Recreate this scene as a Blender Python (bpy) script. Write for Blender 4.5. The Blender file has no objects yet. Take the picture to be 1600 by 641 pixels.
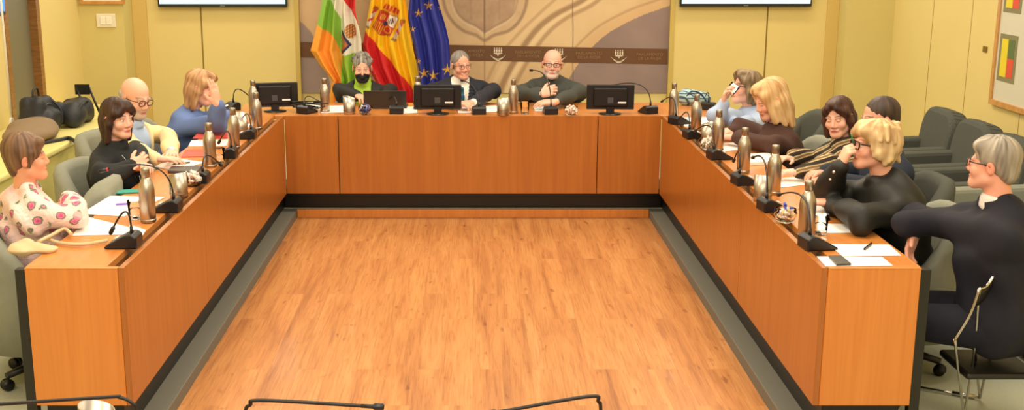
import bpy, bmesh, math, random
import numpy as np
from mathutils import Vector, Matrix
random.seed(7); rng = np.random.default_rng(7)
scn = bpy.context.scene
COL = scn.collection
PI = math.pi
# ---------------------------------------------------------------- camera maths (metres, Z up, the room runs along +Y)
F, CX, CY = 1819.0, 739.0, 320.5
PITCH = math.radians(13.0); CZ = 2.04
FW = np.array([0, math.cos(PITCH), -math.sin(PITCH)]); RT = np.array([1., 0, 0]); UP = np.cross(RT, FW)
CAM = np.array([0, 0, CZ])
def _ray(x, y): return FW + RT*(x-CX)/F - UP*(y-CY)/F
def onz(x, y, z): d = _ray(x, y); return CAM + d*(z-CZ)/d[2]
def ony(x, y, Y): d = _ray(x, y); return CAM + d*Y/d[1]
def onx(x, y, X): d = _ray(x, y); return CAM + d*X/d[0]
TZ = 0.74      # worktop height
# ---------------------------------------------------------------- materials
def lin(c):
    if isinstance(c, str): c = tuple(int(c[i:i+2], 16)/255 for i in (0, 2, 4))
    return tuple((v/12.92 if v <= .04045 else ((v+.055)/1.055)**2.4) for v in c)
def newmat(name):
    m = bpy.data.materials.new(name); m.use_nodes = True
    nt = m.node_tree; b = nt.nodes['Principled BSDF']
    return m, nt, b
def N(nt, t, **kw):
    n = nt.nodes.new(t)
    for k, v in kw.items():
        if k in n.inputs: n.inputs[k].default_value = v
        else: setattr(n, k, v)
    return n
def ramp(nt, stops, interp='LINEAR'):
    r = nt.nodes.new('ShaderNodeValToRGB'); cr = r.color_ramp; cr.interpolation = interp
    while len(cr.elements) < len(stops): cr.elements.new(0.5)
    for e, (p, c) in zip(cr.elements, stops): e.position = p; e.color = (*lin(c), 1)
    return r
def coords(nt, scale=(1, 1, 1), rot=(0, 0, 0), which='Object'):
    tc = nt.nodes.new('ShaderNodeTexCoord'); mp = nt.nodes.new('ShaderNodeMapping')
    mp.inputs['Scale'].default_value = scale; mp.inputs['Rotation'].default_value = rot
    nt.links.new(tc.outputs[which], mp.inputs[0]); return mp
def plain(name, c, rough=.5, metal=0., var=.0, vs=8., bump=0., bs=200., spec=None, coat=0.):
    m, nt, b = newmat(name)
    b.inputs['Base Color'].default_value = (*lin(c), 1); b.inputs['Roughness'].default_value = rough
    b.inputs['Metallic'].default_value = metal
    if spec is not None: b.inputs['Specular IOR Level'].default_value = spec
    b.inputs['Coat Weight'].default_value = coat
    mp = coords(nt)
    if var:
        n = N(nt, 'ShaderNodeTexNoise', Scale=vs, Detail=4.0); nt.links.new(mp.outputs[0], n.inputs['Vector'])
        hv = N(nt, 'ShaderNodeHueSaturation'); hv.inputs['Color'].default_value = (*lin(c), 1)
        mr = N(nt, 'ShaderNodeMapRange'); mr.inputs['To Min'].default_value = 1-var; mr.inputs['To Max'].default_value = 1+var
        nt.links.new(n.outputs['Fac'], mr.inputs['Value']); nt.links.new(mr.outputs[0], hv.inputs['Value'])
        nt.links.new(hv.outputs[0], b.inputs['Base Color'])
    if bump:
        n2 = N(nt, 'ShaderNodeTexNoise', Scale=bs, Detail=3.0); nt.links.new(mp.outputs[0], n2.inputs['Vector'])
        bp = N(nt, 'ShaderNodeBump', Strength=bump, Distance=.01); nt.links.new(n2.outputs['Fac'], bp.inputs['Height'])
        nt.links.new(bp.outputs[0], b.inputs['Normal'])
    return m
def grain(name, c1, c2, scale, rough=.35, coat=.15, dist=.6):
    """straight-grained veneer: stretched noise"""
    m, nt, b = newmat(name); mp = coords(nt, scale)
    n = N(nt, 'ShaderNodeTexNoise', Scale=1.0, Detail=6.0, Distortion=dist); nt.links.new(mp.outputs[0], n.inputs['Vector'])
    r = ramp(nt, [(.3, c1), (.7, c2)]); nt.links.new(n.outputs['Fac'], r.inputs[0])
    nt.links.new(r.outputs[0], b.inputs['Base Color']); b.inputs['Roughness'].default_value = rough
    b.inputs['Coat Weight'].default_value = coat; b.inputs['Coat Roughness'].default_value = .25
    return m
def vcol(name, rough=.55, bump=0., bs=150., sheen=0., var=0., sss=0.):
    """colour from the mesh's own colour attribute"""
    m, nt, b = newmat(name); a = N(nt, 'ShaderNodeVertexColor', layer_name='Col')
    src = a.outputs['Color']
    if var:
        mp0 = coords(nt); n0 = N(nt, 'ShaderNodeTexNoise', Scale=60., Detail=3.); nt.links.new(mp0.outputs[0], n0.inputs['Vector'])
        hv = N(nt, 'ShaderNodeHueSaturation'); mr = N(nt, 'ShaderNodeMapRange'); mr.inputs['To Min'].default_value = 1-var; mr.inputs['To Max'].default_value = 1+var
        nt.links.new(n0.outputs['Fac'], mr.inputs['Value']); nt.links.new(mr.outputs[0], hv.inputs['Value']); nt.links.new(src, hv.inputs['Color']); src = hv.outputs[0]
    nt.links.new(src, b.inputs['Base Color']); b.inputs['Roughness'].default_value = rough
    if sss:
        b.inputs['Subsurface Weight'].default_value = sss; b.inputs['Subsurface Radius'].default_value = (.012, .005, .003); b.inputs['Subsurface Scale'].default_value = .6
    if bump:
        mp = coords(nt); n = N(nt, 'ShaderNodeTexNoise', Scale=bs, Detail=3.); nt.links.new(mp.outputs[0], n.inputs['Vector'])
        bp = N(nt, 'ShaderNodeBump', Strength=bump, Distance=.01); nt.links.new(n.outputs['Fac'], bp.inputs['Height']); nt.links.new(bp.outputs[0], b.inputs['Normal'])
    return m
def glass(name, c='ffffff', rough=.03, ior=1.4):
    m, nt, b = newmat(name); b.inputs['Base Color'].default_value = (*lin(c), 1); b.inputs['Transmission Weight'].default_value = 1.
    b.inputs['Roughness'].default_value = rough; b.inputs['IOR'].default_value = ior
    return m
def emit(name, c, s):
    m, nt, b = newmat(name); b.inputs['Base Color'].default_value = (0, 0, 0, 1)
    b.inputs['Emission Color'].default_value = (*lin(c), 1); b.inputs['Emission Strength'].default_value = s
    return m
# ---------------------------------------------------------------- objects
def link(name, me, m=None, parent=None):
    o = bpy.data.objects.new(name, me); COL.objects.link(o)
    if m is not None:
        for mm in (m if isinstance(m, (list, tuple)) else [m]): me.materials.append(mm)
    if parent is not None: o.parent = parent
    return o
def tag(o, label=None, cat=None, group=None, kind=None):
    if label: o['label'] = label
    if cat: o['category'] = cat
    if group: o['group'] = group
    if kind: o['kind'] = kind
    return o
def thing(name, label, cat, loc=(0, 0, 0), rz=0., group=None):
    o = bpy.data.objects.new(name, None); COL.objects.link(o); o.empty_display_size = .05
    o.location = [float(v) for v in loc]; o.rotation_euler = (0, 0, rz)
    return tag(o, label, cat, group)
def dup(o, parent=None):
    c = o.copy(); COL.objects.link(c)
    if parent is not None: c.parent = parent
    for ch in list(o.children): dup(ch, c)
    return c
class MB:
    """collects shapes, links them as ONE mesh object"""
    def __init__(s): s.bm = bmesh.new(); s.sm = False
    def box(s, lo, hi, bev=0., M=None, seg=2):
        c = [(lo[i]+hi[i])/2 for i in range(3)]; d = [max(1e-4, hi[i]-lo[i]) for i in range(3)]
        r = bmesh.ops.create_cube(s.bm, size=1., matrix=(M or Matrix.Identity(4)) @ Matrix.Translation(c) @ Matrix.Diagonal((*d, 1)))
        if bev:
            vs = set(r['verts']); es = [e for e in s.bm.edges if e.verts[0] in vs and e.verts[1] in vs]
            bmesh.ops.bevel(s.bm, geom=es, offset=bev, segments=seg, affect='EDGES', profile=.5)
        return s
    def prism(s, pts, lo, hi, axis='x', bev=0.):
        """polygon pts (2D) extruded along axis from lo to hi"""
        def P(a, u, v): return {'x': (a, u, v), 'y': (u, a, v), 'z': (u, v, a)}[axis]
        A = [s.bm.verts.new(P(lo, u, v)) for u, v in pts]; B = [s.bm.verts.new(P(hi, u, v)) for u, v in pts]
        fs = [s.bm.faces.new(A), s.bm.faces.new(B[::-1])]
        n = len(pts)
        for i in range(n): fs.append(s.bm.faces.new((A[i], B[i], B[(i+1) % n], A[(i+1) % n])))
        bmesh.ops.recalc_face_normals(s.bm, faces=fs)
        if bev:
            es = list({e for f in fs for e in f.edges}); bmesh.ops.bevel(s.bm, geom=es, offset=bev, segments=2, affect='EDGES', profile=.5)
        return s
    def lathe(s, prof, c=(0, 0, 0), n=28, M=None):
        M = M or Matrix.Identity(4); rings = []
        for r, z in prof:
            if r < 1e-5: rings.append([s.bm.verts.new(M @ Vector((c[0], c[1], c[2]+z)))])
            else: rings.append([s.bm.verts.new(M @ Vector((c[0]+r*math.cos(2*PI*i/n), c[1]+r*math.sin(2*PI*i/n), c[2]+z))) for i in range(n)])
        fs = []
        for a, b in zip(rings, rings[1:]):
            for i in range(n):
                j = (i+1) % n
                if len(a) == 1 and len(b) == 1: continue
                if len(a) == 1: fs.append(s.bm.faces.new((a[0], b[j], b[i])))
                elif len(b) == 1: fs.append(s.bm.faces.new((a[i], a[j], b[0])))
                else: fs.append(s.bm.faces.new((a[i], a[j], b[j], b[i])))
        for f in fs: f.smooth = True
        return s
    def tube(s, pts, r, n=10, cap=True):
        pts = [Vector([float(v) for v in p]) for p in pts]; R = r if isinstance(r, (list, tuple)) else [r]*len(pts)
        rings = []; u = None
        for i, p in enumerate(pts):
            t = (pts[min(i+1, len(pts)-1)]-pts[max(i-1, 0)]).normalized()
            if u is None: u = t.orthogonal().normalized()
            u = (u - t*u.dot(t)).normalized(); v = t.cross(u)
            rings.append([s.bm.verts.new(p + (u*math.cos(2*PI*k/n)+v*math.sin(2*PI*k/n))*R[i]) for k in range(n)])
        for a, b in zip(rings, rings[1:]):
            for k in range(n): s.bm.faces.new((a[k], a[(k+1) % n], b[(k+1) % n], b[k])).smooth = True
        if cap: s.bm.faces.new(rings[0][::-1]); s.bm.faces.new(rings[-1])
        return s
    def ball(s, c, r, M=None, u=16, v=10):
        rr = r if isinstance(r, (list, tuple)) else (r, r, r)
        q = bmesh.ops.create_uvsphere(s.bm, u_segments=u, v_segments=v, radius=1., matrix=Matrix.Translation([float(x) for x in c]) @ (M.to_4x4() if M else Matrix.Identity(4)) @ Matrix.Diagonal((*rr, 1)))
        for vv in q['verts']:
            for f in vv.link_faces: f.smooth = True
        return s
    def grid(s, P, smooth=True, close=False):
        """P: rows x cols x 3"""
        V = [[s.bm.verts.new([float(x) for x in p]) for p in row] for row in P]
        for i in range(len(V)-1):
            m = len(V[0])
            for j in range(m if close else m-1): s.bm.faces.new((V[i][j], V[i][(j+1) % m], V[i+1][(j+1) % m], V[i+1][j])).smooth = smooth
        return V
    def poly(s, pts): s.bm.faces.new([s.bm.verts.new([float(x) for x in p]) for p in pts]); return s
    def build(s, name, m, parent=None, sub=0, solid=0., bev=0.):
        me = bpy.data.meshes.new(name); bmesh.ops.recalc_face_normals(s.bm, faces=list(s.bm.faces)) if not solid else None
        s.bm.to_mesh(me); s.bm.free(); o = link(name, me, m, parent)
        if solid: md = o.modifiers.new('t', 'SOLIDIFY'); md.thickness = solid; md.offset = 0
        if bev: md = o.modifiers.new('b', 'BEVEL'); md.width = bev; md.segments = 2; md.limit_method = 'ANGLE'
        if sub: md = o.modifiers.new('s', 'SUBSURF'); md.levels = sub; md.render_levels = sub
        return o
def bez(p0, p1, p2, p3, n=14):
    p0, p1, p2, p3 = [np.array(p, float) for p in (p0, p1, p2, p3)]
    return [(1-t)**3*p0+3*t*(1-t)**2*p1+3*t*t*(1-t)*p2+t**3*p3 for t in np.linspace(0, 1, n)]
def spline(pts, n=8):
    """Catmull-Rom through the points"""
    P = [np.array(p, float) for p in pts]; P = [2*P[0]-P[1]]+P+[2*P[-1]-P[-2]]; out = []
    for i in range(1, len(P)-2):
        for t in np.linspace(0, 1, n, endpoint=False):
            out.append(.5*((2*P[i])+(P[i+1]-P[i-1])*t+(2*P[i-1]-5*P[i]+4*P[i+1]-P[i+2])*t*t+(-P[i-1]+3*P[i]-3*P[i+1]+P[i+2])*t**3))
    out.append(P[-2]); return out
def raw_mesh(name, V, Q, m, parent=None, col=None, smooth=True):
    me = bpy.data.meshes.new(name); me.vertices.add(len(V)); me.vertices.foreach_set('co', np.asarray(V, np.float32).ravel())
    Q = np.asarray(Q, np.int32); me.loops.add(Q.size); me.loops.foreach_set('vertex_index', Q.ravel())
    me.polygons.add(len(Q)); me.polygons.foreach_set('loop_start', np.arange(0, Q.size, 4, dtype=np.int32))
    me.polygons.foreach_set('use_smooth', np.full(len(Q), smooth)); me.update(calc_edges=True)
    if col is not None:
        a = me.color_attributes.new('Col', 'FLOAT_COLOR', 'POINT')
        a.data.foreach_set('color', np.concatenate([col, np.ones((len(V), 1))], 1).astype(np.float32).ravel())
    return link(name, me, m, parent)
# ---------------------------------------------------------------- signed-distance sculpting: bodies, hair and clothes as single smooth surfaces
def cone(a, ra, b, rb, k=.02, op='+'): return dict(t='c', a=np.array(a, float), ra=ra, b=np.array(b, float), rb=rb, k=k, op=op)
def ell(c, r, k=.02, M=None, op='+'): return dict(t='e', c=np.array(c, float), r=np.array(r if not np.isscalar(r) else (r, r, r), float), M=np.eye(3) if M is None else M, k=k, op=op)
def torus(c, M, R, r, k=.01, op='+', sy=1.): return dict(t='o', c=np.array(c, float), M=M, R=R, r=r, k=k, op=op, sy=sy)
def func(f, lo, hi, k=.01, op='-'): return dict(t='f', f=f, lo=np.array(lo, float), hi=np.array(hi, float), k=k, op=op)
def pbox(p):
    if p['t'] == 'c': return np.minimum(p['a']-p['ra'], p['b']-p['rb']), np.maximum(p['a']+p['ra'], p['b']+p['rb'])
    if p['t'] == 'e': e = np.sqrt(((p['M']*p['r'])**2).sum(1)); return p['c']-e, p['c']+e
    if p['t'] == 'o': e = p['R']+p['r']; return p['c']-e, p['c']+e
    return p['lo'], p['hi']
def pdist(p, X, Y, Z):
    if p['t'] == 'c':
        ba = p['b']-p['a']; L = max(1e-9, float(ba@ba))
        h = np.clip(((X-p['a'][0])*ba[0]+(Y-p['a'][1])*ba[1]+(Z-p['a'][2])*ba[2])/L, 0, 1)
        return np.sqrt((X-p['a'][0]-h*ba[0])**2+(Y-p['a'][1]-h*ba[1])**2+(Z-p['a'][2]-h*ba[2])**2)-(p['ra']+(p['rb']-p['ra'])*h)
    if p['t'] == 'f': return p['f'](X, Y, Z)
    x, y, z = X-p['c'][0], Y-p['c'][1], Z-p['c'][2]; M = p['M']
    u = x*M[0, 0]+y*M[1, 0]+z*M[2, 0]; v = x*M[0, 1]+y*M[1, 1]+z*M[2, 1]; w = x*M[0, 2]+y*M[1, 2]+z*M[2, 2]
    if p['t'] == 'o': return np.sqrt((np.sqrt(u*u+(v/p['sy'])**2)-p['R'])**2+w*w)-p['r']
    r = p['r']; k0 = np.sqrt((u/r[0])**2+(v/r[1])**2+(w/r[2])**2); k1 = np.sqrt((u/r[0]**2)**2+(v/r[1]**2)**2+(w/r[2]**2)**2)+1e-6
    return k0*(k0-1)/k1
def blend(f, d, p):
    k = max(p['k'], 1e-5)
    if p['op'] == '+': h = np.maximum(k-np.abs(f-d), 0)/k; return np.minimum(f, d)-h*h*k*.25
    d = -d if p['op'] == '-' else d
    h = np.maximum(k-np.abs(f-d), 0)/k; return np.maximum(f, d)+h*h*k*.25
def peval(prims, pts):
    X, Y, Z = np.asarray(pts, float).T; f = np.full(X.shape, 1.)
    for p in prims: f = blend(f, pdist(p, X, Y, Z), p)
    return f
def sculpt(prims, h=.006, wob=None):
    add = [pbox(p) for p in prims if p['op'] == '+']
    lo = np.min([a for a, b in add], 0)-4*h-.01; hi = np.max([b for a, b in add], 0)+4*h+.01
    n = np.ceil((hi-lo)/h).astype(int)+1; ax = [(lo[i]+h*np.arange(n[i])).astype(np.float32) for i in range(3)]
    f = np.full(n, 1., np.float32)
    for p in prims:
        a, b = pbox(p); m = p['k']+3*h+.012
        i0 = np.clip(np.floor((a-m-lo)/h).astype(int), 0, n); i1 = np.clip(np.ceil((b+m-lo)/h).astype(int)+1, 0, n)
        if (i1 <= i0).any(): continue
        sl = tuple(slice(i0[i], i1[i]) for i in range(3))
        d = pdist(p, ax[0][sl[0]][:, None, None], ax[1][sl[1]][None, :, None], ax[2][sl[2]][None, None, :])
        f[sl] = blend(f[sl], d.astype(np.float32), p)
    if wob is not None: f = f + wob(ax[0][:, None, None], ax[1][None, :, None], ax[2][None, None, :]).astype(np.float32)
    s = f < 0
    c8 = [(i, j, k) for i in (0, 1) for j in (0, 1) for k in (0, 1)]
    cut = lambda A, o: A[o[0]:A.shape[0]-1+o[0], o[1]:A.shape[1]-1+o[1], o[2]:A.shape[2]-1+o[2]]
    cnt = np.zeros(np.array(n)-1, np.int8)
    for o in c8: cnt += cut(s, o)
    act = (cnt > 0) & (cnt < 8); I = np.argwhere(act); idx = np.full(act.shape, -1, np.int32); idx[act] = np.arange(len(I))
    val = {o: f[I[:, 0]+o[0], I[:, 1]+o[1], I[:, 2]+o[2]] for o in c8}
    acc = np.zeros((len(I), 3)); num = np.zeros(len(I))
    for a in c8:
        for d in range(3):
            if a[d]: continue
            b = tuple(a[q]+(q == d) for q in range(3)); fa, fb = val[a], val[b]; cr = (fa < 0) != (fb < 0)
            t = np.where(cr, fa/np.where(cr, fa-fb, 1), 0); e = np.tile(np.array(a, float), (len(I), 1)); e[:, d] += t
            acc += e*cr[:, None]; num += cr
    V = lo + h*(I + acc/num[:, None]); Q = []
    for d in range(3):
        u, v = (d+1) % 3, (d+2) % 3
        A = np.take(s, range(0, n[d]-1), d); B = np.take(s, range(1, n[d]), d); E = np.argwhere(A != B)
        E = E[(E[:, u] > 0) & (E[:, v] > 0) & (E[:, u] < n[u]-1) & (E[:, v] < n[v]-1)]
        inside = A[E[:, 0], E[:, 1], E[:, 2]]
        def cell(du, dv): C = E.copy(); C[:, u] -= du; C[:, v] -= dv; return idx[C[:, 0], C[:, 1], C[:, 2]]
        q = np.stack([cell(1, 1), cell(0, 1), cell(0, 0), cell(1, 0)], 1)
        q[~inside] = q[~inside][:, ::-1]; Q.append(q)
    return V, np.concatenate(Q)
# ---------------------------------------------------------------- people
def unit(v): v = np.array(v, float); return v/np.linalg.norm(v)
ZUP = np.array([0, 0, 1.])
def heading(deg, pitch=0.): a, p = math.radians(deg), math.radians(pitch); return np.array([math.cos(a)*math.cos(p), math.sin(a)*math.cos(p), math.sin(p)])
def frame(deg, pitch=0., roll=0.):
    f = heading(deg, pitch); r = unit(np.cross(f, ZUP)); u = np.cross(r, f); c, s = math.cos(math.radians(roll)), math.sin(math.radians(roll))
    return np.stack([r*c-u*s, f, u*c+r*s], 1)
def folds(amp=.004, fr=38., seed=0.):
    def w(x, y, z):
        a = np.sin(fr*(.7*x+.5*y+.6*z)+2.3*np.sin(9*z+seed)+1.7*np.sin(11*x-seed)); b = np.sin(fr*.55*(.3*x-.8*y+.75*z)+2*np.sin(8*y+seed*1.7)+seed)
        return amp*(.55*a+.6*b)
    return w
def hand_prims(w, d, n, side, s=1., curl=.35, spread=.12, flat=None):
    d = unit(d); n = np.array(n, float); n = unit(n-d*(n@d)); t = np.cross(d, n) if side == 'R' else np.cross(n, d)
    out = [ell(w+d*.045*s+n*.002, np.array([.036, .046, .0145])*s, .012, np.stack([t, d, n], 1))]
    lens = [.072, .081, .075, .058]; offs = [.029, .0095, -.0105, -.0285]; fwd = [.083, .088, .083, .073]
    for i in range(4):
        b = w+d*fwd[i]*s+t*offs[i]*s; out.append(cone(w+d*.012*s+t*offs[i]*.55*s, .0135*s, b, .0098*s, .012))
        c = (curl[i] if not np.isscalar(curl) else curl); ang = 0; p = b; dd0 = unit(d+t*spread*(1.5-i)/1.5)
        for L, ca, r0, r1 in ((.46, .9, .0094, .0086), (.30, 1.25, .0085, .0077), (.24, .8, .0076, .0064)):
            ang += c*ca; q = p+(dd0*math.cos(ang)+n*math.sin(ang))*lens[i]*L*s
            out.append(cone(p, r0*s, q, r1*s, .0035)); p = q
    b = w+d*.022*s+t*.022*s+n*.004; td = unit(d*.62+t*.72+n*.28); m = b+td*.042*s; e = m+unit(td*.8+d*.5-t*.15+n*.15)*.03*s
    out += [cone(b, .0145*s, m, .0105*s, .012), cone(m, .0102*s, e, .0082*s, .004)]
    return out
def head_prims(hp, M, s, jaw=1., nose=1., ears=True, smile=0., fat=0.):
    E = lambda x, y, z, r, k=.012, op='+': ell(hp(x, y, z), np.array(r)*s, k*s, M, op)
    C = lambda a, ra, b, rb, k=.012, op='+': cone(hp(*a), ra*s, hp(*b), rb*s, k*s, op)
    P = [E(0, -.014, .036, (.0755, .096, .083)), E(0, .026, -.040, (.058*jaw+fat*.5, .064, .078), .03), E(0, .070, -.104, (.025*jaw, .020, .017), .03),
         C((-.050*jaw, .004, -.070), .020+fat, (-.016, .066, -.100), .018, .03), C((.050*jaw, .004, -.070), .020+fat, (.016, .066, -.100), .018, .03),
         E(-.041, .060, -.036, (.024, .024, .024), .025), E(.041, .060, -.036, (.024, .024, .024), .025),
         E(-.028, .078, .017, (.026, .012, .008), .015), E(.028, .078, .017, (.026, .012, .008), .015),
         E(-.031, .099, -.003, (.017, .016, .011), .012, '-'), E(.031, .099, -.003, (.017, .016, .011), .012, '-'),
         E(-.031, .0755, -.003, (.0135, .0125, .0115), .003), E(.031, .0755, -.003, (.0135, .0125, .0115), .003),
         C((0, .084, .010), .0085, (0, .103*nose, -.034), .0115, .014), E(-.0115, .093, -.041, (.0085, .011, .008), .008), E(.0115, .093, -.041, (.0085, .011, .008), .008),
         E(0, .086, -.0665, (.024+.008*smile, .010, .0055), .008), E(0, .084, -.0785, (.020+.006*smile, .010, .0062), .008),
         E(0, .097, -.0725, (.022+.008*smile, .006, .0016+.003*smile), .004, '-')]
    if ears:
        for q in (-1, 1):
            Mq = M @ np.array([[1, 0, 0], [0, math.cos(.25), math.sin(.25)], [0, -math.sin(.25), math.cos(.25)]])
            P += [ell(hp(q*.082, -.012, -.010), np.array((.009, .020, .032))*s, .008*s, Mq), ell(hp(q*.090, -.006, -.008), np.array((.006, .010, .018))*s, .004*s, Mq, '-')]
    return P
def g(d2): return np.exp(-d2)
def paint_face(V, hp_inv, skin, spec):
    q = hp_inv(V); x, y, z = q.T; ax = np.abs(x); c = np.tile(np.array(lin(skin)), (len(V), 1))
    def mix(w, col): nonlocal c; w = np.clip(w, 0, 1)[:, None]; c = c*(1-w)+np.array(lin(col))*w
    fr = (y > .035) & (ax < .09) & (z > -.14) & (z < .13); nr = (np.abs(z) < .16) & (ax < .1) & (np.abs(y) < .14)
    mix(.18*fr*g(((ax-.042)/.022)**2+((z+.036)/.022)**2), 'd8604c'); mix(.2*fr*(y > .085)*g((x/.016)**2+((z+.035)/.016)**2), 'd8604c')
    mix(.4*nr*(ax > .076)*(z > -.05)*(z < .03), 'd87058')
    if 'stubble' in spec:
        col, w = spec['stubble']; b = (z < -.028-.02*np.clip((ax-.02)/.04, 0, 1)*0)*nr*(y > -.005)*(1-(y > .093)*(z > -.052)*1.)
        edge = np.clip((-.030-z+.55*np.clip(.055-y, 0, 1)*0)/.018, 0, 1)*np.clip((y+.005)/.02, 0, 1)
        cheek = 1-np.clip(1-((ax-.038)/.02)**2-((z+.040)/.022)**2, 0, 1)
        mix(w*b*edge*cheek*(z > -.135), col)
    if spec.get('scalp'):
        col, w, zc = spec['scalp']; mix(w*nr*(y < .045+.0*z)*np.clip((zc-z)/.02, 0, 1)*(z > -.07)*(ax < .0755+.02), col)
    mix(.85*fr*(y > .066)*g((x/.024)**4+((z+.0728)/.0095)**4), spec.get('lip', 'b8574c'))
    if spec.get('teeth'): mix(.95*fr*(y > .066)*g((x/.019)**4+((z+.0725)/.0042)**4), 'f2e8dc')
    arch = .0225+.004*np.sin(np.clip((ax-.014)/.036, 0, 1)*PI)
    mix(spec.get('browk', .85)*fr*(ax > .011)*(ax < .052)*g(((z-arch)/.0042)**2), spec.get('brow', '4a342a'))
    e2 = ((ax-.031)/.0145)**2
    if spec.get('closed'):
        mix(.85*fr*(y > .05)*g(e2**2+((z+.0055+.002*e2)/.0022)**2), '3a2420')
    else:
        mix(.95*fr*(y > .05)*g((e2+((z+.003)/.0066)**2)**3), 'efe6de')
        gx = spec.get('look', 0.)
        mix(1.*fr*(y > .05)*g(((np.where(x > 0, x-.031, x+.031)-gx)**2/.0058**2+((z+.003)/.0062)**2)**2), spec.get('iris', '2c1c14'))
        mix(.9*fr*(y > .05)*g(e2**2+((z-.0050+.003*e2)/.0022)**2), '2a1a16')
    return c
SKIN = None
def glasses_obj(hp, s, parent, col='1a1414', r=.0022, w=.024, hh=.018, low=0., name='glasses'):
    mb = MB(); yb = .101
    for q in (-1, 1):
        pts = [hp(q*.032+w*np.sign(math.cos(a))*abs(math.cos(a))**.6, yb-.10*(abs(q*.032+w*math.cos(a))-.03)**1*.5, low-.003+hh*np.sign(math.sin(a))*abs(math.sin(a))**.6) for a in np.linspace(0, 2*PI, 25)]
        mb.tube(pts, r*s, 6, cap=False); mb.tube([hp(q*.056, yb-.012, low+.006), hp(q*.078, .06, low+.006), hp(q*.083, .0, .004), hp(q*.083, -.025, -.012)], r*s, 6)
    mb.tube([hp(-.010, yb+.001, low+.001), hp(0, yb+.005, low+.004), hp(.010, yb+.001, low+.001)], r*s, 6)
    o = mb.build(name, plain('glasses_'+col, col, .25), parent)
    lm = MB()
    for q in (-1, 1): lm.poly([hp(q*.032+w*.95*np.sign(math.cos(a))*abs(math.cos(a))**.6, yb-.002-.05*(abs(q*.032+w*math.cos(a))-.03), low-.003+hh*.95*np.sign(math.sin(a))*abs(math.sin(a))**.6) for a in np.linspace(0, 2*PI, 20, endpoint=False)])
    lm.build('lens', LENS, o); return o
def strands(x, y, z, seed=0.):
    r = np.sqrt(x*x+(y+.02)**2+.0006); u, v = x/r, (y+.02)/r; q = np.random.default_rng(int(seed*10)+3); t = 0
    for i in range(9):
        a, f, gz = q.uniform(0, 2*PI), q.uniform(7, 34), q.uniform(-26, 26); t = t+np.sin(f*(u*math.cos(a)+v*math.sin(a))+gz*z+q.uniform(0, 6)+.9*np.sin(30*z+u*4+i))
    return t/4.2
def hair_paint(V, q, c1, c2, fr=70., seed=0.):
    w = np.clip(.5+.5*strands(*q.T, seed), 0, 1)[:, None]; return np.array(lin(c1))*(1-w)+np.array(lin(c2))*w
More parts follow.
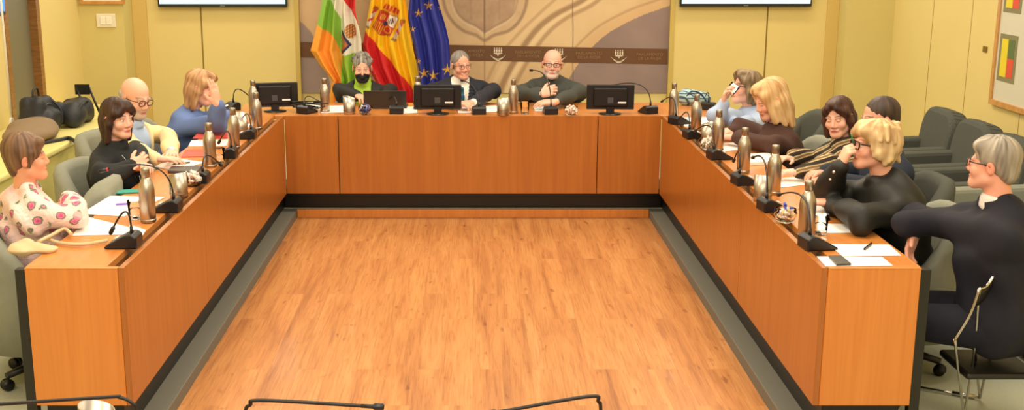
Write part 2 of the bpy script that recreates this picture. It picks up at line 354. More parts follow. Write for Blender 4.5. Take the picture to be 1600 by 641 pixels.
def person(spec):
    """builds one seated person; spec holds world positions (metres)"""
    s = spec.get('s', 1.); hs = spec.get('hs', s); fem = spec.get('fem', False)
    Hc = np.array(spec['head'], float); Mh = frame(*spec['gaze']); bh, lean, side = spec['body']
    Fh = heading(bh); Rh = np.cross(Fh, ZUP); l, sd = math.radians(lean), math.radians(side)
    U = unit(ZUP*math.cos(l)+Fh*math.sin(l)+Rh*math.sin(sd)); R = unit(Rh-U*(Rh@U)); Fb = np.cross(U, R); MB_ = np.stack([R, Fb, U], 1)
    Un = unit(ZUP+Fh*math.tan(l)*.6)
    Nb = Hc-(s*.10+hs*.118)*Un-Fh*.035*s+np.array(spec.get('neck_off', (0, 0, 0)), float)
    P = Nb-U*spec.get('trunk', .42)*s; sw = (.150 if fem else .172)*s*spec.get('sw', 1.)
    root = thing('person', spec['label'], 'person', (P[0], P[1], 0)); o0 = np.array([P[0], P[1], 0])
    loc = lambda p: np.array(p, float)-o0
    Hc, Nb, P = loc(Hc), loc(Nb), loc(P)
    hp = lambda x, y, z: Hc+hs*(Mh@np.array([x, y, z], float)); hinv = lambda V: ((V-Hc)@Mh)/hs
    sh = {'R': Nb-U*.06*s+R*sw, 'L': Nb-U*.06*s-R*sw}
    bulk = spec.get('bulk', 0.)
    def torso(inf, hips=True):
        E = lambda c, r, k=.06: ell(c, (np.array(r)+(bulk if inf > -.01 else 0))*s+inf, k*s, MB_)
        L = [E(P+U*.17*s, (.140, .105, .15)), E(P+U*.30*s+Fb*.004, (.155, .112, .15)), cone(sh['L']*.86+sh['R']*.14, .058*s+inf, sh['R']*.86+sh['L']*.14, .058*s+inf, .05*s),
             cone(Nb+U*.012*s-Fb*.012*s, .046*s+inf, sh['R']*.8+Nb*.2, .046*s+inf, .05*s), cone(Nb+U*.012*s-Fb*.012*s, .046*s+inf, sh['L']*.8+Nb*.2, .046*s+inf, .05*s)]
        if hips: L.append(E(P+U*.03*s, (.165, .118, .12)))
        if fem: L += [ell(P+U*.285*s+Fb*.085*s+R*q*.07*s, np.array((.062, .05, .065))*s+inf, .04, MB_) for q in (-1, 1)]
        if spec.get('belly'): L.append(ell(P+U*.14*s+Fb*.05*s, np.array((.14, .11, .13))*s+inf, .06, MB_))
        return L
    def clear(p, dz, ex=0.):      # rest on the worktop, never in it
        p = np.array(p, float)
        if (abs(p[0]) < 1.83+ex and BY0-.06 < p[1] < BYB+.03+ex and (abs(p[0]) > 1.38 or p[1] > BY1-.05)) and p[2] > TZ-.16: p[2] = max(p[2], TZ+dz)
        return p
    arms = {k: [loc(clear(spec[k][0], .070*s, .2)), loc(clear(spec[k][1], .058*s))] for k in ('R', 'L')}
    Lh = heading(spec.get('legs', bh)); Rl = np.cross(Lh, ZUP)
    kn = {}
    for q, kk in ((1, 'R'), (-1, 'L')):
        hipj = P+Rl*q*.088*s; kp = P+Lh*.40*s+Rl*q*(.10+spec.get('splay', 0))*s
        for v in (kp,):      # knees stay clear of the desk front
            if spec.get('side'): v[0] = spec['side']*max(spec['side']*(v[0]+o0[0]), BX+.25)-o0[0]
            elif spec.get('back'): v[1] = max(v[1]+o0[1], BY1+.32)-o0[1]
        kp[2] = max(.36, P[2]-.03); ft = kp+(P-kp)*np.array([1, 1, 0])*spec.get('footback', .1); ft[2] = .075
        kn[kk] = (hipj, kp, ft)
    # --- the body: one surface from crown to fingertips
    B = torso(-.016)+[cone(hp(0, -.026, -.055), .053*hs, Nb-U*.02*s, .056*s*(.92 if fem else 1.05), .03)]
    B += head_prims(hp, Mh, hs, spec.get('jaw', .93 if fem else 1.02), spec.get('nose', 1.), True, spec.get('smile', 0.), spec.get('fat', 0.))
    for k in ('R', 'L'):
        e, w = arms[k]; fa = unit(w-e); B += [cone(sh[k], .042*s, e, .033*s, .03), cone(e, .034*s, w, .0235*s, .02)]
        hd = spec[k][2]; B += hand_prims(w, hd.get('d', fa), hd.get('n', -ZUP), k, s*hd.get('s', 1.), hd.get('curl', .35), hd.get('spread', .12))
        hj, kp, ft = kn[k]; B += [cone(hj, .075*s, kp, .05*s, .04), cone(kp, .05*s, ft, .035*s, .02)]
    V, Q = sculpt(B, spec.get('h', .0046)); HP_ = head_prims(hp, Mh, hs, spec.get('jaw', .93 if fem else 1.02), spec.get('nose', 1.), True, spec.get('smile', 0.), spec.get('fat', 0.))
    col = paint_face(V, hinv, spec['skin'], spec.get('paint', {})); far = np.abs(peval(HP_, V)) > .012
    col[far] = np.array(lin(spec['skin']))
    raw_mesh('body', V, Q, SKIN, root, col)
    ctx = dict(spec=spec, s=s, hs=hs, root=root, Hc=Hc, Mh=Mh, hp=hp, hinv=hinv, U=U, R=R, Fb=Fb, Fh=Fh, Nb=Nb, P=P, sh=sh, arms=arms, kn=kn, torso=torso, MB_=MB_, loc=loc)
    for f in spec['wear']: f(ctx)
    return root, P+o0
def garment(name, mat, inf=.012, sleeve=.94, wide=1., fold=.004, fr=38., seed=0., vneck=None, collar=None, sleeves=True, hips=True, extra=None, low=None, h=.0065, colfn=None, gap=0.):
    """knitwear, shirts and jackets; vneck=(half width at neck, depth) cuts an open front"""
    def f(c):
        s = c['s']; P, U, Fb, R, Nb = c['P'], c['U'], c['Fb'], c['R'], c['Nb']; L = c['torso'](inf, hips)
        if collar:
            ch, cr, cR = collar; ctr = Nb+U*.035*s+c['Fh']*.008*s
            ax = unit(U+Fb*-.25); Mx = np.stack([R, np.cross(ax, R), ax], 1)
            for j in range(ch): L.append(torus(ctr+ax*(.010*j-.012)*s, Mx, (cR+.0*j)*s, cr*s, .012))
        if extra: L += extra(c)
        if vneck:
            wd, dp = vneck; top = Nb+U*.03*s
            def cut(X, Y, Z):
                x, y, z = X-top[0], Y-top[1], Z-top[2]; r = x*R[0]+y*R[1]+z*R[2]; ff = x*Fb[0]+y*Fb[1]+z*Fb[2]; u = x*U[0]+y*U[1]+z*U[2]
                half = wd*s*np.clip(1+u/(dp*s), 0, 1.3)+gap-.02*(u < -dp*s)
                return np.maximum(np.maximum(np.abs(r)-half, -(ff+.0)), u-.2)
            L.append(func(cut, P-.45, P+.75, .006))
        if sleeves:
            for k in ('R', 'L'):
                e, w = c['arms'][k]; L += [cone(c['sh'][k], (.046*wide)*s+inf, e, .037*wide*s+inf, .035), cone(e, .037*wide*s+inf, e+(w-e)*sleeve, .027*wide*s+inf*.8, .02)]
        if low is not None:
            b = P+U*low*s
            L.append(func(lambda X, Y, Z: (X-b[0])*U[0]+(Y-b[1])*U[1]+(Z-b[2])*U[2], P-.6, P+.1*U, .004))
        w0 = folds(fold*s*1.8, fr, seed+len(name)+P[2]*40)
        V, Q = sculpt(L, h, w0 if fold else None)
        raw_mesh(name, V, Q, mat, c['root'], colfn(V, c) if colfn else None)
    return f
def trousers(mat):
    def f(c):
        s, P, U = c['s'], c['P'], c['U']; L = [ell(P+U*.0*s, np.array((.168, .125, .105))*s, .05, c['MB_'])]
        for k in ('R', 'L'):
            hj, kp, ft = c['kn'][k]; L += [cone(hj, .092*s, kp, .066*s, .04), cone(kp, .066*s, ft+ZUP*.02, .050*s, .02)]
        V, Q = sculpt(L, .011, folds(.004, 30)); raw_mesh('trousers', V, Q, mat, c['root'])
        for k in ('R', 'L'):
            ft = c['kn'][k][2]; a = ft.copy(); a[2] = .045; b = a+heading(c['spec'].get('legs', c['spec']['body'][0]))*.15; b[2] = .034
            V, Q = sculpt([cone(a-c['Fh']*.03, .042, a+c['Fh']*.05, .042, .02), cone(a, .038, b, .033, .03), func(lambda X, Y, Z: Z-.004, a-.4, a+.4, .002, '-')] if False else [cone(a-c['Fh']*.03, .042, a+c['Fh']*.05, .042, .02), cone(a, .038, b, .033, .03)], .009)
            raw_mesh('shoe', V, Q, SHOE, c['root'])
    return f
def hair(prims_fn, c1, c2, seed=0., amp=.0026, h=.005, fr=70., name='hair'):
    def f(c):
        hs, Mh, hp = c['hs'], c['Mh'], c['hp']
        E = lambda x, y, z, r, k=.015, op='+': ell(hp(x, y, z), np.array(r)*hs, k*hs, Mh, op)
        C = lambda a, ra, b, rb, k=.015, op='+': cone(hp(*a), ra*hs, hp(*b), rb*hs, k*hs, op)
        L = prims_fn(E, C); Hc = c['Hc']
        def w(X, Y, Z):
            x, y, z = (X-Hc[0])/hs, (Y-Hc[1])/hs, (Z-Hc[2])/hs
            x, y, z = [x*Mh[0, i]+y*Mh[1, i]+z*Mh[2, i] for i in range(3)]
            return hs*amp*strands(x, y, z, seed)
        V, Q = sculpt(L, h, w); raw_mesh(name, V, Q, HAIR, c['root'], hair_paint(V, c['hinv'](V), c1, c2, fr, seed))
    return f
# hair shapes, in the head's own frame
def face_cut(E, top=.065, wide=.060, y=.115, k=.012): return [E(0, y, top-.10, (wide, .070, .104), k, '-')]
def H_bob(length=.13, part=.0, puff=0., low_back=.0, fringe=False):
    def f(E, C):
        L = [E(0, -.020, .044, (.084+puff, .103+puff, .084+puff)), E(0, -.055, -.035, (.084+puff, .062, .085), .03)]+face_cut(E, .078 if not fringe else .052)
        for q in (-1, 1):
            L += [C((q*.070, .035, .055), .022, (q*.085, .012, -.03), .020, .02), C((q*.085, .012, -.03), .022, (q*(.082+puff), .002, -length), .019, .02),
                  C((q*.06, -.05, -.02), .04, (q*.055, -.05, -length-low_back), .028, .03), C((q*.03, .085, .082), .018, (q*.072, .045, .04), .016, .02)]
        L += [C((0, -.07, -.02), .045, (0, -.065, -length-low_back), .032, .03), E(0, .05, .105, (.05, .045, .022), .02)]
        if fringe: L += [C((-.055, .075, .06), .018, (.05, .088, .058), .018, .02), C((-.05, .07, .085), .024, (.05, .075, .085), .024, .02)]
        return L
    return f
def H_short(vol=0., front=.075, side=-.02, nape=-.06, top=.0, rec=0.):
    def f(E, C):
        L = [E(0, -.020, .045+top*.5, (.0805+vol, .100+vol, .084+vol+top)), E(0, -.065, -.01, (.066+vol*.7, .045+vol*.5, .06), .03)]
        L += [E(0, .125, front-.115, (.070, .080+rec, .115), .014, '-'), E(-.09, .045, -.075, (.05, .05, .055+.0*side), .012, '-'), E(.09, .045, -.075, (.05, .05, .055), .012, '-'), E(0, -.03, nape-.075, (.12, .12, .07), .01, '-'), E(-.092, -.006, -.020, (.03, .026, .036), .006, '-'), E(.092, -.006, -.020, (.03, .026, .036), .006, '-')]
        return L
    return f
# ---------------------------------------------------------------- the room
SKIN = vcol('skin', .5); HAIR = vcol('hair', .5, bump=.2, bs=350); LENS = glass('lens', 'ffffff', .0, 1.02); SHOE = plain('shoe', '141210', .4)
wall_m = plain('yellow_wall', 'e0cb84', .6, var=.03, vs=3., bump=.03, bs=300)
wall_sh = plain('yellow_wall_shaded', 'd2c27c', .6, var=.03, vs=3.)  # same yellow wall, the shade of the deep corners put into a darker colour
carpet_m = plain('carpet', 'b4b7a2', .95, var=.08, vs=60., bump=.2, bs=400)
kerb_m = plain('kerb', '6c6a60', .7, var=.06, vs=20.)
kerb_sh = plain('kerb_side', '4a3c2c', .7)
black_m = plain('black_plinth', '0d0c0a', .35)
dark_edge = plain('dark_edge', '1f1d12', .5)
slot_m = plain('dark_slot', '0c0806', .12, coat=.6)
seam_m = plain('seam', '8a6f30', .8)
wood_trim = grain('brown_trim', '7a5228', '9c6c38', (8, 8, 60))
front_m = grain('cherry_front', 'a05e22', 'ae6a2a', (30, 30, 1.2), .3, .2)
end_m = grain('cherry_end_lit', 'cc7c30', 'da8c3c', (26, 26, 1.2), .3, .25, 1.0)  # same cherry as the fronts, light on the end faces put into the colour
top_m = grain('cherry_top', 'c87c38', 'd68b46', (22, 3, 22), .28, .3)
BX, BXO, BY0, BY1, BYB = 1.405, 1.805, 4.505, 8.58, 9.28
PZ0 = .147; KZ = .0; PIT = -.06
def floor_material():
    m, nt, b = newmat('laminate_planks'); tc = coords(nt, (1, 1, 1))
    br = N(nt, 'ShaderNodeTexBrick', offset=.37, offset_frequency=2, Scale=1.0); br.inputs['Brick Width'].default_value = 1.25; br.inputs['Row Height'].default_value = .145
    br.inputs['Mortar Size'].default_value = .0012; br.inputs['Color1'].default_value = (.3, .3, .3, 1); br.inputs['Color2'].default_value = (.75, .75, .75, 1); br.inputs['Mortar'].default_value = (.15, .15, .15, 1)
    mp = nt.nodes.new('ShaderNodeMapping'); mp.inputs['Rotation'].default_value = (0, 0, PI/2); nt.links.new(tc.outputs[0], mp.inputs[0]); nt.links.new(mp.outputs[0], br.inputs['Vector'])
    off = N(nt, 'ShaderNodeVectorMath', operation='MULTIPLY'); off.inputs[1].default_value = (3.1, 7.7, 0); nt.links.new(br.outputs['Color'], off.inputs[0])
    add = N(nt, 'ShaderNodeVectorMath', operation='ADD'); nt.links.new(tc.outputs[0], add.inputs[0]); nt.links.new(off.outputs[0], add.inputs[1])
    m1 = nt.nodes.new('ShaderNodeMapping'); m1.inputs['Scale'].default_value = (9, .8, 1); nt.links.new(add.outputs[0], m1.inputs[0])
    n1 = N(nt, 'ShaderNodeTexNoise', Scale=1., Detail=5., Distortion=.8); nt.links.new(m1.outputs[0], n1.inputs['Vector'])
    m2 = nt.nodes.new('ShaderNodeMapping'); m2.inputs['Scale'].default_value = (90, 3.5, 1); nt.links.new(add.outputs[0], m2.inputs[0])
    n2 = N(nt, 'ShaderNodeTexNoise', Scale=1., Detail=6., Distortion=1.2); nt.links.new(m2.outputs[0], n2.inputs['Vector'])
    r1 = ramp(nt, [(.28, 'ac7040'), (.45, 'c5864e'), (.62, 'd09358'), (.8, 'd69c64')]); nt.links.new(n1.outputs['Fac'], r1.inputs[0])
    r2 = ramp(nt, [(.3, 'c9b8a8'), (.55, 'ffffff')]); nt.links.new(n2.outputs['Fac'], r2.inputs[0])
    mx = N(nt, 'ShaderNodeMix', data_type='RGBA', blend_type='MULTIPLY'); mx.inputs[0].default_value = .65; nt.links.new(r1.outputs[0], mx.inputs[6]); nt.links.new(r2.outputs[0], mx.inputs[7])
    m3 = nt.nodes.new('ShaderNodeMapping'); m3.inputs['Scale'].default_value = (30, 10, 1); nt.links.new(add.outputs[0], m3.inputs[0])   # knots
    n3 = N(nt, 'ShaderNodeTexNoise', Scale=.6, Detail=2.); nt.links.new(m3.outputs[0], n3.inputs['Vector'])
    r3 = ramp(nt, [(.66, 'ffffff'), (.76, 'a07c5c')]); nt.links.new(n3.outputs['Fac'], r3.inputs[0])
    mx2 = N(nt, 'ShaderNodeMix', data_type='RGBA', blend_type='MULTIPLY'); mx2.inputs[0].default_value = .6; nt.links.new(mx.outputs[2], mx2.inputs[6]); nt.links.new(r3.outputs[0], mx2.inputs[7])
    mr = ramp(nt, [(.0, 'c0ac98'), (.2, 'e4e0dc'), (1., 'ffffff')]); nt.links.new(br.outputs['Color'], mr.inputs[0])
    mx3 = N(nt, 'ShaderNodeMix', data_type='RGBA', blend_type='MULTIPLY'); mx3.inputs[0].default_value = .7; nt.links.new(mx2.outputs[2], mx3.inputs[6]); nt.links.new(mr.outputs[0], mx3.inputs[7])
    nt.links.new(mx3.outputs[2], b.inputs['Base Color']); b.inputs['Roughness'].default_value = .38; b.inputs['Coat Weight'].default_value = .1
    return m
def struct(name, mb, m, **k): o = mb.build(name, m, **k); o['kind'] = 'structure'; return o
KW = .058; YR = 8.68
struct('floor', MB().box((-BX+KW, .2, PIT-.05), (BX-KW, YR, PIT)), floor_material())
mb = MB()
for lo, hi in (((-3.6, .2), (-BX-.05, 11)), ((BX+.05, .2), (3.85, 11)), ((-BX-.05, YR+.028), (BX+.05, 11)), ((-BX-.05, -.6), (BX+.05, .2))): mb.box((*lo, -.06), (*hi, 0))
struct('floor.001', mb, carpet_m)
for i, q in enumerate((-1, 1)):
    k = struct('trim_%d' % (i+1), MB().box((min(q*(BX-KW), q*(BX+.055)), .2, -.1), (max(q*(BX-KW), q*(BX+.055)), YR+.03, KZ+.001), .004), kerb_m)
struct('trim_3', MB().box((-BX+KW, YR, -.1), (BX-KW, YR+.03, KZ), .003), end_m)
# back wall: two yellow panelled bays either side of the mural recess, pilasters, deep corners
YW = 10.75
def wx(px, Y=YW): return float(ony(px, 100, Y)[0])
ML, MR = wx(466), wx(1048)
PL, PR = wx(235), wx(1286)
mb = MB(); mb.box((PL, YW, 0), (ML, YW+.12, 2.9)); mb.box((MR, YW, 0), (PR, YW+.12, 2.9)); mb.box((ML, YW+.05, 0), (MR, YW+.12, 2.9)); struct('wall_back', mb, wall_m)
pil = plain('pilaster', 'd2b466', .6, var=.03, vs=3.)
a, b = wx(213), wx(1304)
struct('trim_4', MB().box((a, YW-.03, 0), (PL, YW+.12, 2.9), .004), pil)
struct('trim_5', MB().box((PR, YW-.03, 0), (b, YW+.12, 2.9), .004), pil)
XL, XR = -3.5, 3.76
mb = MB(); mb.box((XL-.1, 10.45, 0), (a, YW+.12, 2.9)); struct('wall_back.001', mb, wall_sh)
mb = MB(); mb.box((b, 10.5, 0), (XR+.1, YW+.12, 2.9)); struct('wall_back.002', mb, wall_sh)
# side walls
struct('wall_right', MB().box((XR, -.6, 0), (XR+.1, 10.6, 2.9)), wall_m)
dr1 = float(onx(70, 150, XL)[1]); dr0 = float(onx(40, 150, XL)[1]); dr2 = float(onx(15, 150, XL)[1])
mb = MB(); mb.box((XL-.1, dr1, 0), (XL, 10.5, 2.9)); mb.box((XL-.1, -.6, 0), (XL, dr2, 2.9)); mb.box((XL-.1, dr2, 2.3), (XL, dr1, 2.9)); struct('wall_left', mb, wall_m)
d = struct('door_1', MB().box((XL-.09, dr2+.06, 0), (XL-.05, dr1-.06, 2.24)), plain('grey_door', '74705a', .4, var=.05, vs=4.))
mb = MB()
mb.box((XL-.1, dr1-.07, 0), (XL+.015, dr1+.005, 2.3)); mb.box((XL-.1, dr2-.005, 0), (XL+.015, dr2+.07, 2.3)); mb.box((XL-.1, dr2, 2.24), (XL+.015, dr1, 2.31)); o = mb.build('door_frame', wood_trim, d)
# panel joints
seams = [('b', 318), ('b', 1195)]
mb = MB()
for _, px in seams: x = wx(px); mb.box((x-.006, YW-.004, 0), (x+.006, YW+.01, 2.9))
struct('trim_6', mb, seam_m)
mb = MB()
for px, py in ((1447, 150), (1507, 150), (1591, 200)): y = float(onx(px, py, XR)[1]); mb.box((XR-.002, y-.0035, 0), (XR+.01, y+.0035, 2.9))
struct('trim_7', mb, plain('seam_light', 'a88c48', .8))
mb = MB(); mb.box((ML-.02, YW-.012, 0), (ML+.022, YW+.05, 2.9)); mb.box((MR-.022, YW-.012, 0), (MR+.02, YW+.05, 2.9)); struct('trim_8', mb, plain('mural_edge', 'c9b060', .5))
# built-in ledge along the left wall
lx = -2.85
led = plain('ledge_pad', 'dcd07c', .6, var=.04, vs=6.)
struct('trim_9', MB().box((XL, 4.3, 0), (lx, 9.9, .60), .012), led)
struct('trim_10', MB().box((XL, 4.3, .60), (lx+.03, 9.9, .64), .012), plain('ledge_top', 'e6da8c', .5))
# ---------------------------------------------------------------- mural
def polydist(px, py, pts):
    d = np.full(px.shape, 1e9)
    for (x0, y0), (x1, y1) in zip(pts, pts[1:]):
        L = (x1-x0)**2+(y1-y0)**2; t = np.clip(((px-x0)*(x1-x0)+(py-y0)*(y1-y0))/L, 0, 1)
        d = np.minimum(d, np.hypot(px-x0-t*(x1-x0), py-y0-t*(y1-y0)))
    return d
def inpoly(px, py, pts):
    r = np.zeros(px.shape, bool); n = len(pts)
    for i in range(n):
        (x0, y0), (x1, y1) = pts[i], pts[(i+1) % n]
        if y0 == y1: continue
        c = ((y0 > py) != (y1 > py)) & (px < (x1-x0)*(py-y0)/(y1-y0)+x0); r ^= c
    return r
def vnoise(x, y, f, seed=0):
    r = np.random.default_rng(seed); t = 0
    for o in range(4):
        for _ in range(3):
            a = r.uniform(0, 2*PI); k = f*2**o*r.uniform(.7, 1.3); t = t + np.sin(k*(x*math.cos(a)+y*math.sin(a))+r.uniform(0, 9)+1.5*np.sin(k*.4*(y-x)))/2**o
    return t/4.
def sm(d, a, b): t = np.clip((d-a)/(b-a), 0, 1); return t*t*(3-2*t)
MY = YW+.035
mz0 = .62
nx, nz = 420, 230
xs = np.linspace(ML+.02, MR-.02, nx); zs = np.linspace(mz0, 2.7, nz); XX, ZZ = np.meshgrid(xs, zs)
dv = np.stack([XX, np.full_like(XX, MY), ZZ-CZ], -1); dd = dv@FW; px = CX+F*(dv@RT)/dd; py = CY-F*(dv@UP)/dd      # the picture's own layout: 1 unit = 6 mm
mc = np.zeros((nz, nx, 3)); c = lambda h: np.array(lin(h))
n1, n2 = vnoise(px, py, .05, 1), vnoise(px, py, .25, 2)
mc[:] = c('c9a67c'); t = np.clip(.5+.35*n1+.12*n2, 0, 1)[..., None]; mc = mc*(1-t)+c('dfc096')*t
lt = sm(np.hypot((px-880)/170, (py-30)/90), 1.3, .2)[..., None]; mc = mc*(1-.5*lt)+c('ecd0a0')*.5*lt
def stroke(pts, w, h, a):
    global mc
    k = (a*sm(polydist(px, py, pts), w, w*.25))[..., None]; mc = mc*(1-k)+c(h)*k
def curve(pts): return [tuple(p) for p in spline([np.array((*p, 0.)) for p in pts], 10)]
def c2(pts): return [(p[0], p[1]) for p in curve(pts)]
A1 = c2([(925, -12), (905, 4), (866, 24), (835, 50), (806, 92), (786, 130), (778, 160)]); stroke(A1, 7, '8f6a4a', .75)
stroke([(x+9, y+3) for x, y in A1], 5, 'ecd2a6', .6); stroke([(x+18, y+5) for x, y in A1], 5, '9a7450', .6); stroke([(x-12, y-4) for x, y in A1], 5, 'e4c79c', .5)
A2 = c2([(880, -12), (846, 18), (808, 55), (778, 92), (755, 140)]); stroke(A2, 4, 'a88260', .5)
arch = c2([(1075, -2), (1043, 10), (1006, 23), (976, 37), (950, 52), (930, 69), (912, 88), (897, 110), (886, 130), (880, 160)])
k = (sm(polydist(px, py, arch), 30, 4)*.55)[..., None]; mc = mc*(1-k)+c('d2a878')*k
stroke([(x-16, y-10) for x, y in arch], 3, 'a37c58', .5)
ins = inpoly(px, py, arch+[(880, 200), (1200, 200), (1200, -40)])[..., None]; t = np.clip(.5+.4*n1, 0, 1)[..., None]; mc = np.where(ins, c('8a7471')*(1-t)+c('9c8680')*t, mc)
lf = inpoly(px, py, c2([(440, 20), (470, 34), (492, 60), (508, 100), (520, 150)])+[(520, 220), (420, 220)])[..., None]; mc = np.where(lf, c('93807c')*(1-t)+c('a28f88')*t, mc)
shield = c2([(690, -30), (694, 8), (706, 32), (724, 48), (744, 55), (757, 63), (772, 55), (795, 48), (812, 32), (822, 8), (826, -30)])
ins = inpoly(px, py, shield)[..., None]; t = np.clip(.5+.5*n2, 0, 1)[..., None]; mc = np.where(ins, c('c8a884')*(1-t)+c('d4b690')*t, mc)
inner = c2([(704, -30), (709, 12), (722, 32), (744, 44), (757, 52), (772, 44), (796, 30), (806, 12), (811, -30)])
ins = inpoly(px, py, inner)[..., None]; mc = np.where(ins, c('a98a70')*(1-t)+c('bb9c7e')*t, mc)
stroke(shield, 4, '8a6a52', .7); stroke(inner, 3, 'e2c8a4', .6); stroke([(x+1, y-3) for x, y in inner], 2.5, '8a6c56', .5)
stroke([(757, -30), (757, 52)], 2.5, '7c604c', .6); stroke([(735, -30), (736, 30)], 2, '957860', .4); stroke([(780, -30), (780, 30)], 2, '957860', .4)
for xx in (757, 895): stroke([(xx, -80), (xx, 160)], 1.1, '6d5440', .8)
band_t = 70+(px-703)*.019; band_b = 93.5+(px-703)*.019
def bandz(x, y0): return float(ony(x, y0+(x-703)*.019, MY)[2])
mural = thing('mural_panel', 'wide printed wall mural of carved stone arches with a dark brown band across it', 'mural', (0, MY, mz0))
Vm = np.stack([XX, np.full_like(XX, MY-.0), ZZ], -1).reshape(-1, 3)-np.array([0, MY, mz0]); I = np.arange(nx*nz).reshape(nz, nx)
Qm = np.stack([I[:-1, :-1], I[:-1, 1:], I[1:, 1:], I[1:, :-1]], -1).reshape(-1, 4)
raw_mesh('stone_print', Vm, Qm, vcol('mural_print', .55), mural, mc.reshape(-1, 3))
def onm(x, y): p = ony(x, y, MY); return np.array([p[0], -.004, p[2]-mz0])
bl = [onm(x, 70+(x-703)*.019) for x in (470, 703, 1043)]; bb = [onm(x, 94+(x-703)*.019) for x in (470, 703, 1043)]
mb = MB(); mb.grid([bl, bb], False); mb.build('brown_band', plain('brown_band', '6a4527', .5), mural)
def textobj(name, txt, size, m, parent, loc, rot=(PI/2, 0, 0), align='CENTER', ext=0.):
    cu = bpy.data.curves.new(name, 'FONT'); cu.body = txt; cu.size = size; cu.align_x = align; cu.align_y = 'CENTER'; cu.extrude = ext; cu.space_line = .95
    o = bpy.data.objects.new(name, cu); COL.objects.link(o); bpy.context.view_layer.update(); me = bpy.data.meshes.new_from_object(o.evaluated_get(bpy.context.evaluated_depsgraph_get())); bpy.data.objects.remove(o); me.materials.clear()
    o = link(name, me, m, parent); o.location = [float(v) for v in loc]; o.rotation_euler = rot; return o
let_m = plain('band_letters', '96734f', .5); emb_m = plain('band_emblem', 'efe0c8', .5)
for x in (737, 825, 920, 1015): textobj('band_lettering', 'PARLAMENTO\nDE LA RIOJA', .038, let_m, mural, onm(x, 82.5+(x-703)*.019)+np.array([0, -.004, 0]))
def emblem(x):
    p = onm(x, 82.5+(x-703)*.019)+np.array([0, -.005, 0]); k = .0066; mb = MB()
    R2 = lambda pts: mb.poly([p+np.array([u*k, 0, v*k]) for u, v in pts])
    for q in (-4.8, -1.6, 1.6, 4.8):
        R2([(q-.75, 1.4), (q+.75, 1.4), (q+.95, 6.2), (q-.95, 6.2)]); R2([(q-.8, 7.0), (q+.8, 7.0), (q+.5, 8.8), (q-.5, 8.8)])
    R2([(-6.4, .2), (6.4, .2), (5.6, 1.0), (-5.6, 1.0)]); R2([(-4.4, -.6), (4.4, -.6), (3.4, .1), (-3.4, .1)]); R2([(-1.6, -1.0), (1.6, -1.0), (0, -3.4)])
    for r in (0, 1):
        up = [(a*(11-r*2), -1.5-5.5*math.cos(a*PI/2)-r*1.9+r*.2) for a in np.linspace(-1, 1, 13)]; dn = [(a, v-(1.1-.7*abs(a)/11)) for a, v in up]
        for i in range(12): R2([up[i], up[i+1], dn[i+1], dn[i]])
    mb.build('band_emblem', emb_m, mural)
for x in (778, 873, 967): emblem(x)
# ---------------------------------------------------------------- wall screens
def screen(xa, xb, yb, label, bez):
    A, B = ony(xa, yb, YW-.06), ony(xb, yb, YW-.06); w = B[0]-A[0]; h = w*.56; z0 = (A[2]+B[2])/2; x0 = A[0]
    t = thing('wall_screen', label, 'screen', ((A[0]+B[0])/2, YW, z0)); ox = (A[0]+B[0])/2
    MB().box((-w/2, -.07, 0), (w/2, -.012, h), .008).build('screen_housing', bez, t); MB().box((-.12, -.02, .1), (.12, 0, h-.1)).build('wall_bracket', black_m, t)
    mb = MB(); random.seed(3); mb.box((-w/2+.016, -.073, .028), (w/2-.016, -.069, h-.016)); nf = len(mb.bm.faces)
    MB().box((-.02, -.0745, .008), (.02, -.07, .014)).build('badge', plain('badge', '9098a0', .3, .8), t)
    for i in range(13):
        u = -.28+i*.047+random.uniform(-.008, .008); mb.box((u, -.0745, .070+random.choice((0, 0, .006, -.006))), (u+.022, -.0735, .088))
    mb.bm.faces.ensure_lookup_table()
    for f in mb.bm.faces[nf:]: f.material_index = 1
    mb.build('display', [emit('display_glow', 'c8f2f4', 1.15), plain('caption', '6a8a98', .5)], t)
bezel_m = plain('screen_bezel', '0a1028', .25, coat=.4)
screen(247, 449, 11, 'wall screen with pale blue picture hung on the yellow wall beside the flags', bezel_m)
screen(1062, 1268, 10.5, 'wall screen with pale blue picture hung above the woman drinking water', bezel_m)
# side-wall screen corner at the far left
t = thing('wall_screen', 'dark-edged screen corner glowing blue at the top of the left wall by the hanging cord', 'screen', onx(8, 24, XL+.08)*np.array([1, 1, 0])+np.array([-.08, 0, 0]))
p = onx(8, 24, XL+.08)
MB().box((.02, -1.0, p[2]), (.08, 0.02, p[2]+.6), .008).build('screen_housing', bezel_m, t); MB().box((.078, -.98, p[2]+.03), (.083, 0, p[2]+.58)).build('display', emit('display_blue', '4a9ae8', 1.), t)
# light switch, picture, wall plate, hanging cord
Y2 = 10.45
p = ony(166, 32, Y2); t = thing('wall_switch', 'white double switch plate on the shaded yellow wall above the backpacks', 'switch', p)
MB().box((-.085, -.012, -.06), (.085, 0, .06), .005).build('switch_plate', plain('switch_white', 'e8e2cc', .4), t)
for q in (-1, 1): MB().box((q*.026-.022, -.018, -.035), (q*.026+.022, -.01, .035), .003).build('rocker', plain('switch_rocker', 'f2eee0', .35), t)
fm = grain('frame_wood', 'b98446', 'd09a58', (20, 20, 20)); matb = plain('mat_board', 'e2dfd0', .6)
p = ony(161, 3, Y2); t = thing('framed_picture', 'small wood-framed picture high on the shaded yellow wall above the switch plate', 'picture', p)
MB().box((-.18, -.02, 0), (.18, -.004, .42)).build('mat_board', matb, t)
mb = MB()
for lo, hi in (((-.2, -.03, -.02), (.2, 0, .01)), ((-.2, -.03, .40), (.2, 0, .43)), ((-.2, -.03, .01), (-.17, 0, .4)), ((.17, -.03, .01), (.2, 0, .4))): mb.box(lo, hi, .003)
mb.build('picture_frame', fm, t); MB().box((-.1, -.0215, .1), (.1, -.02, .3)).build('print', plain('pr', '9a5a3a', .6), t)
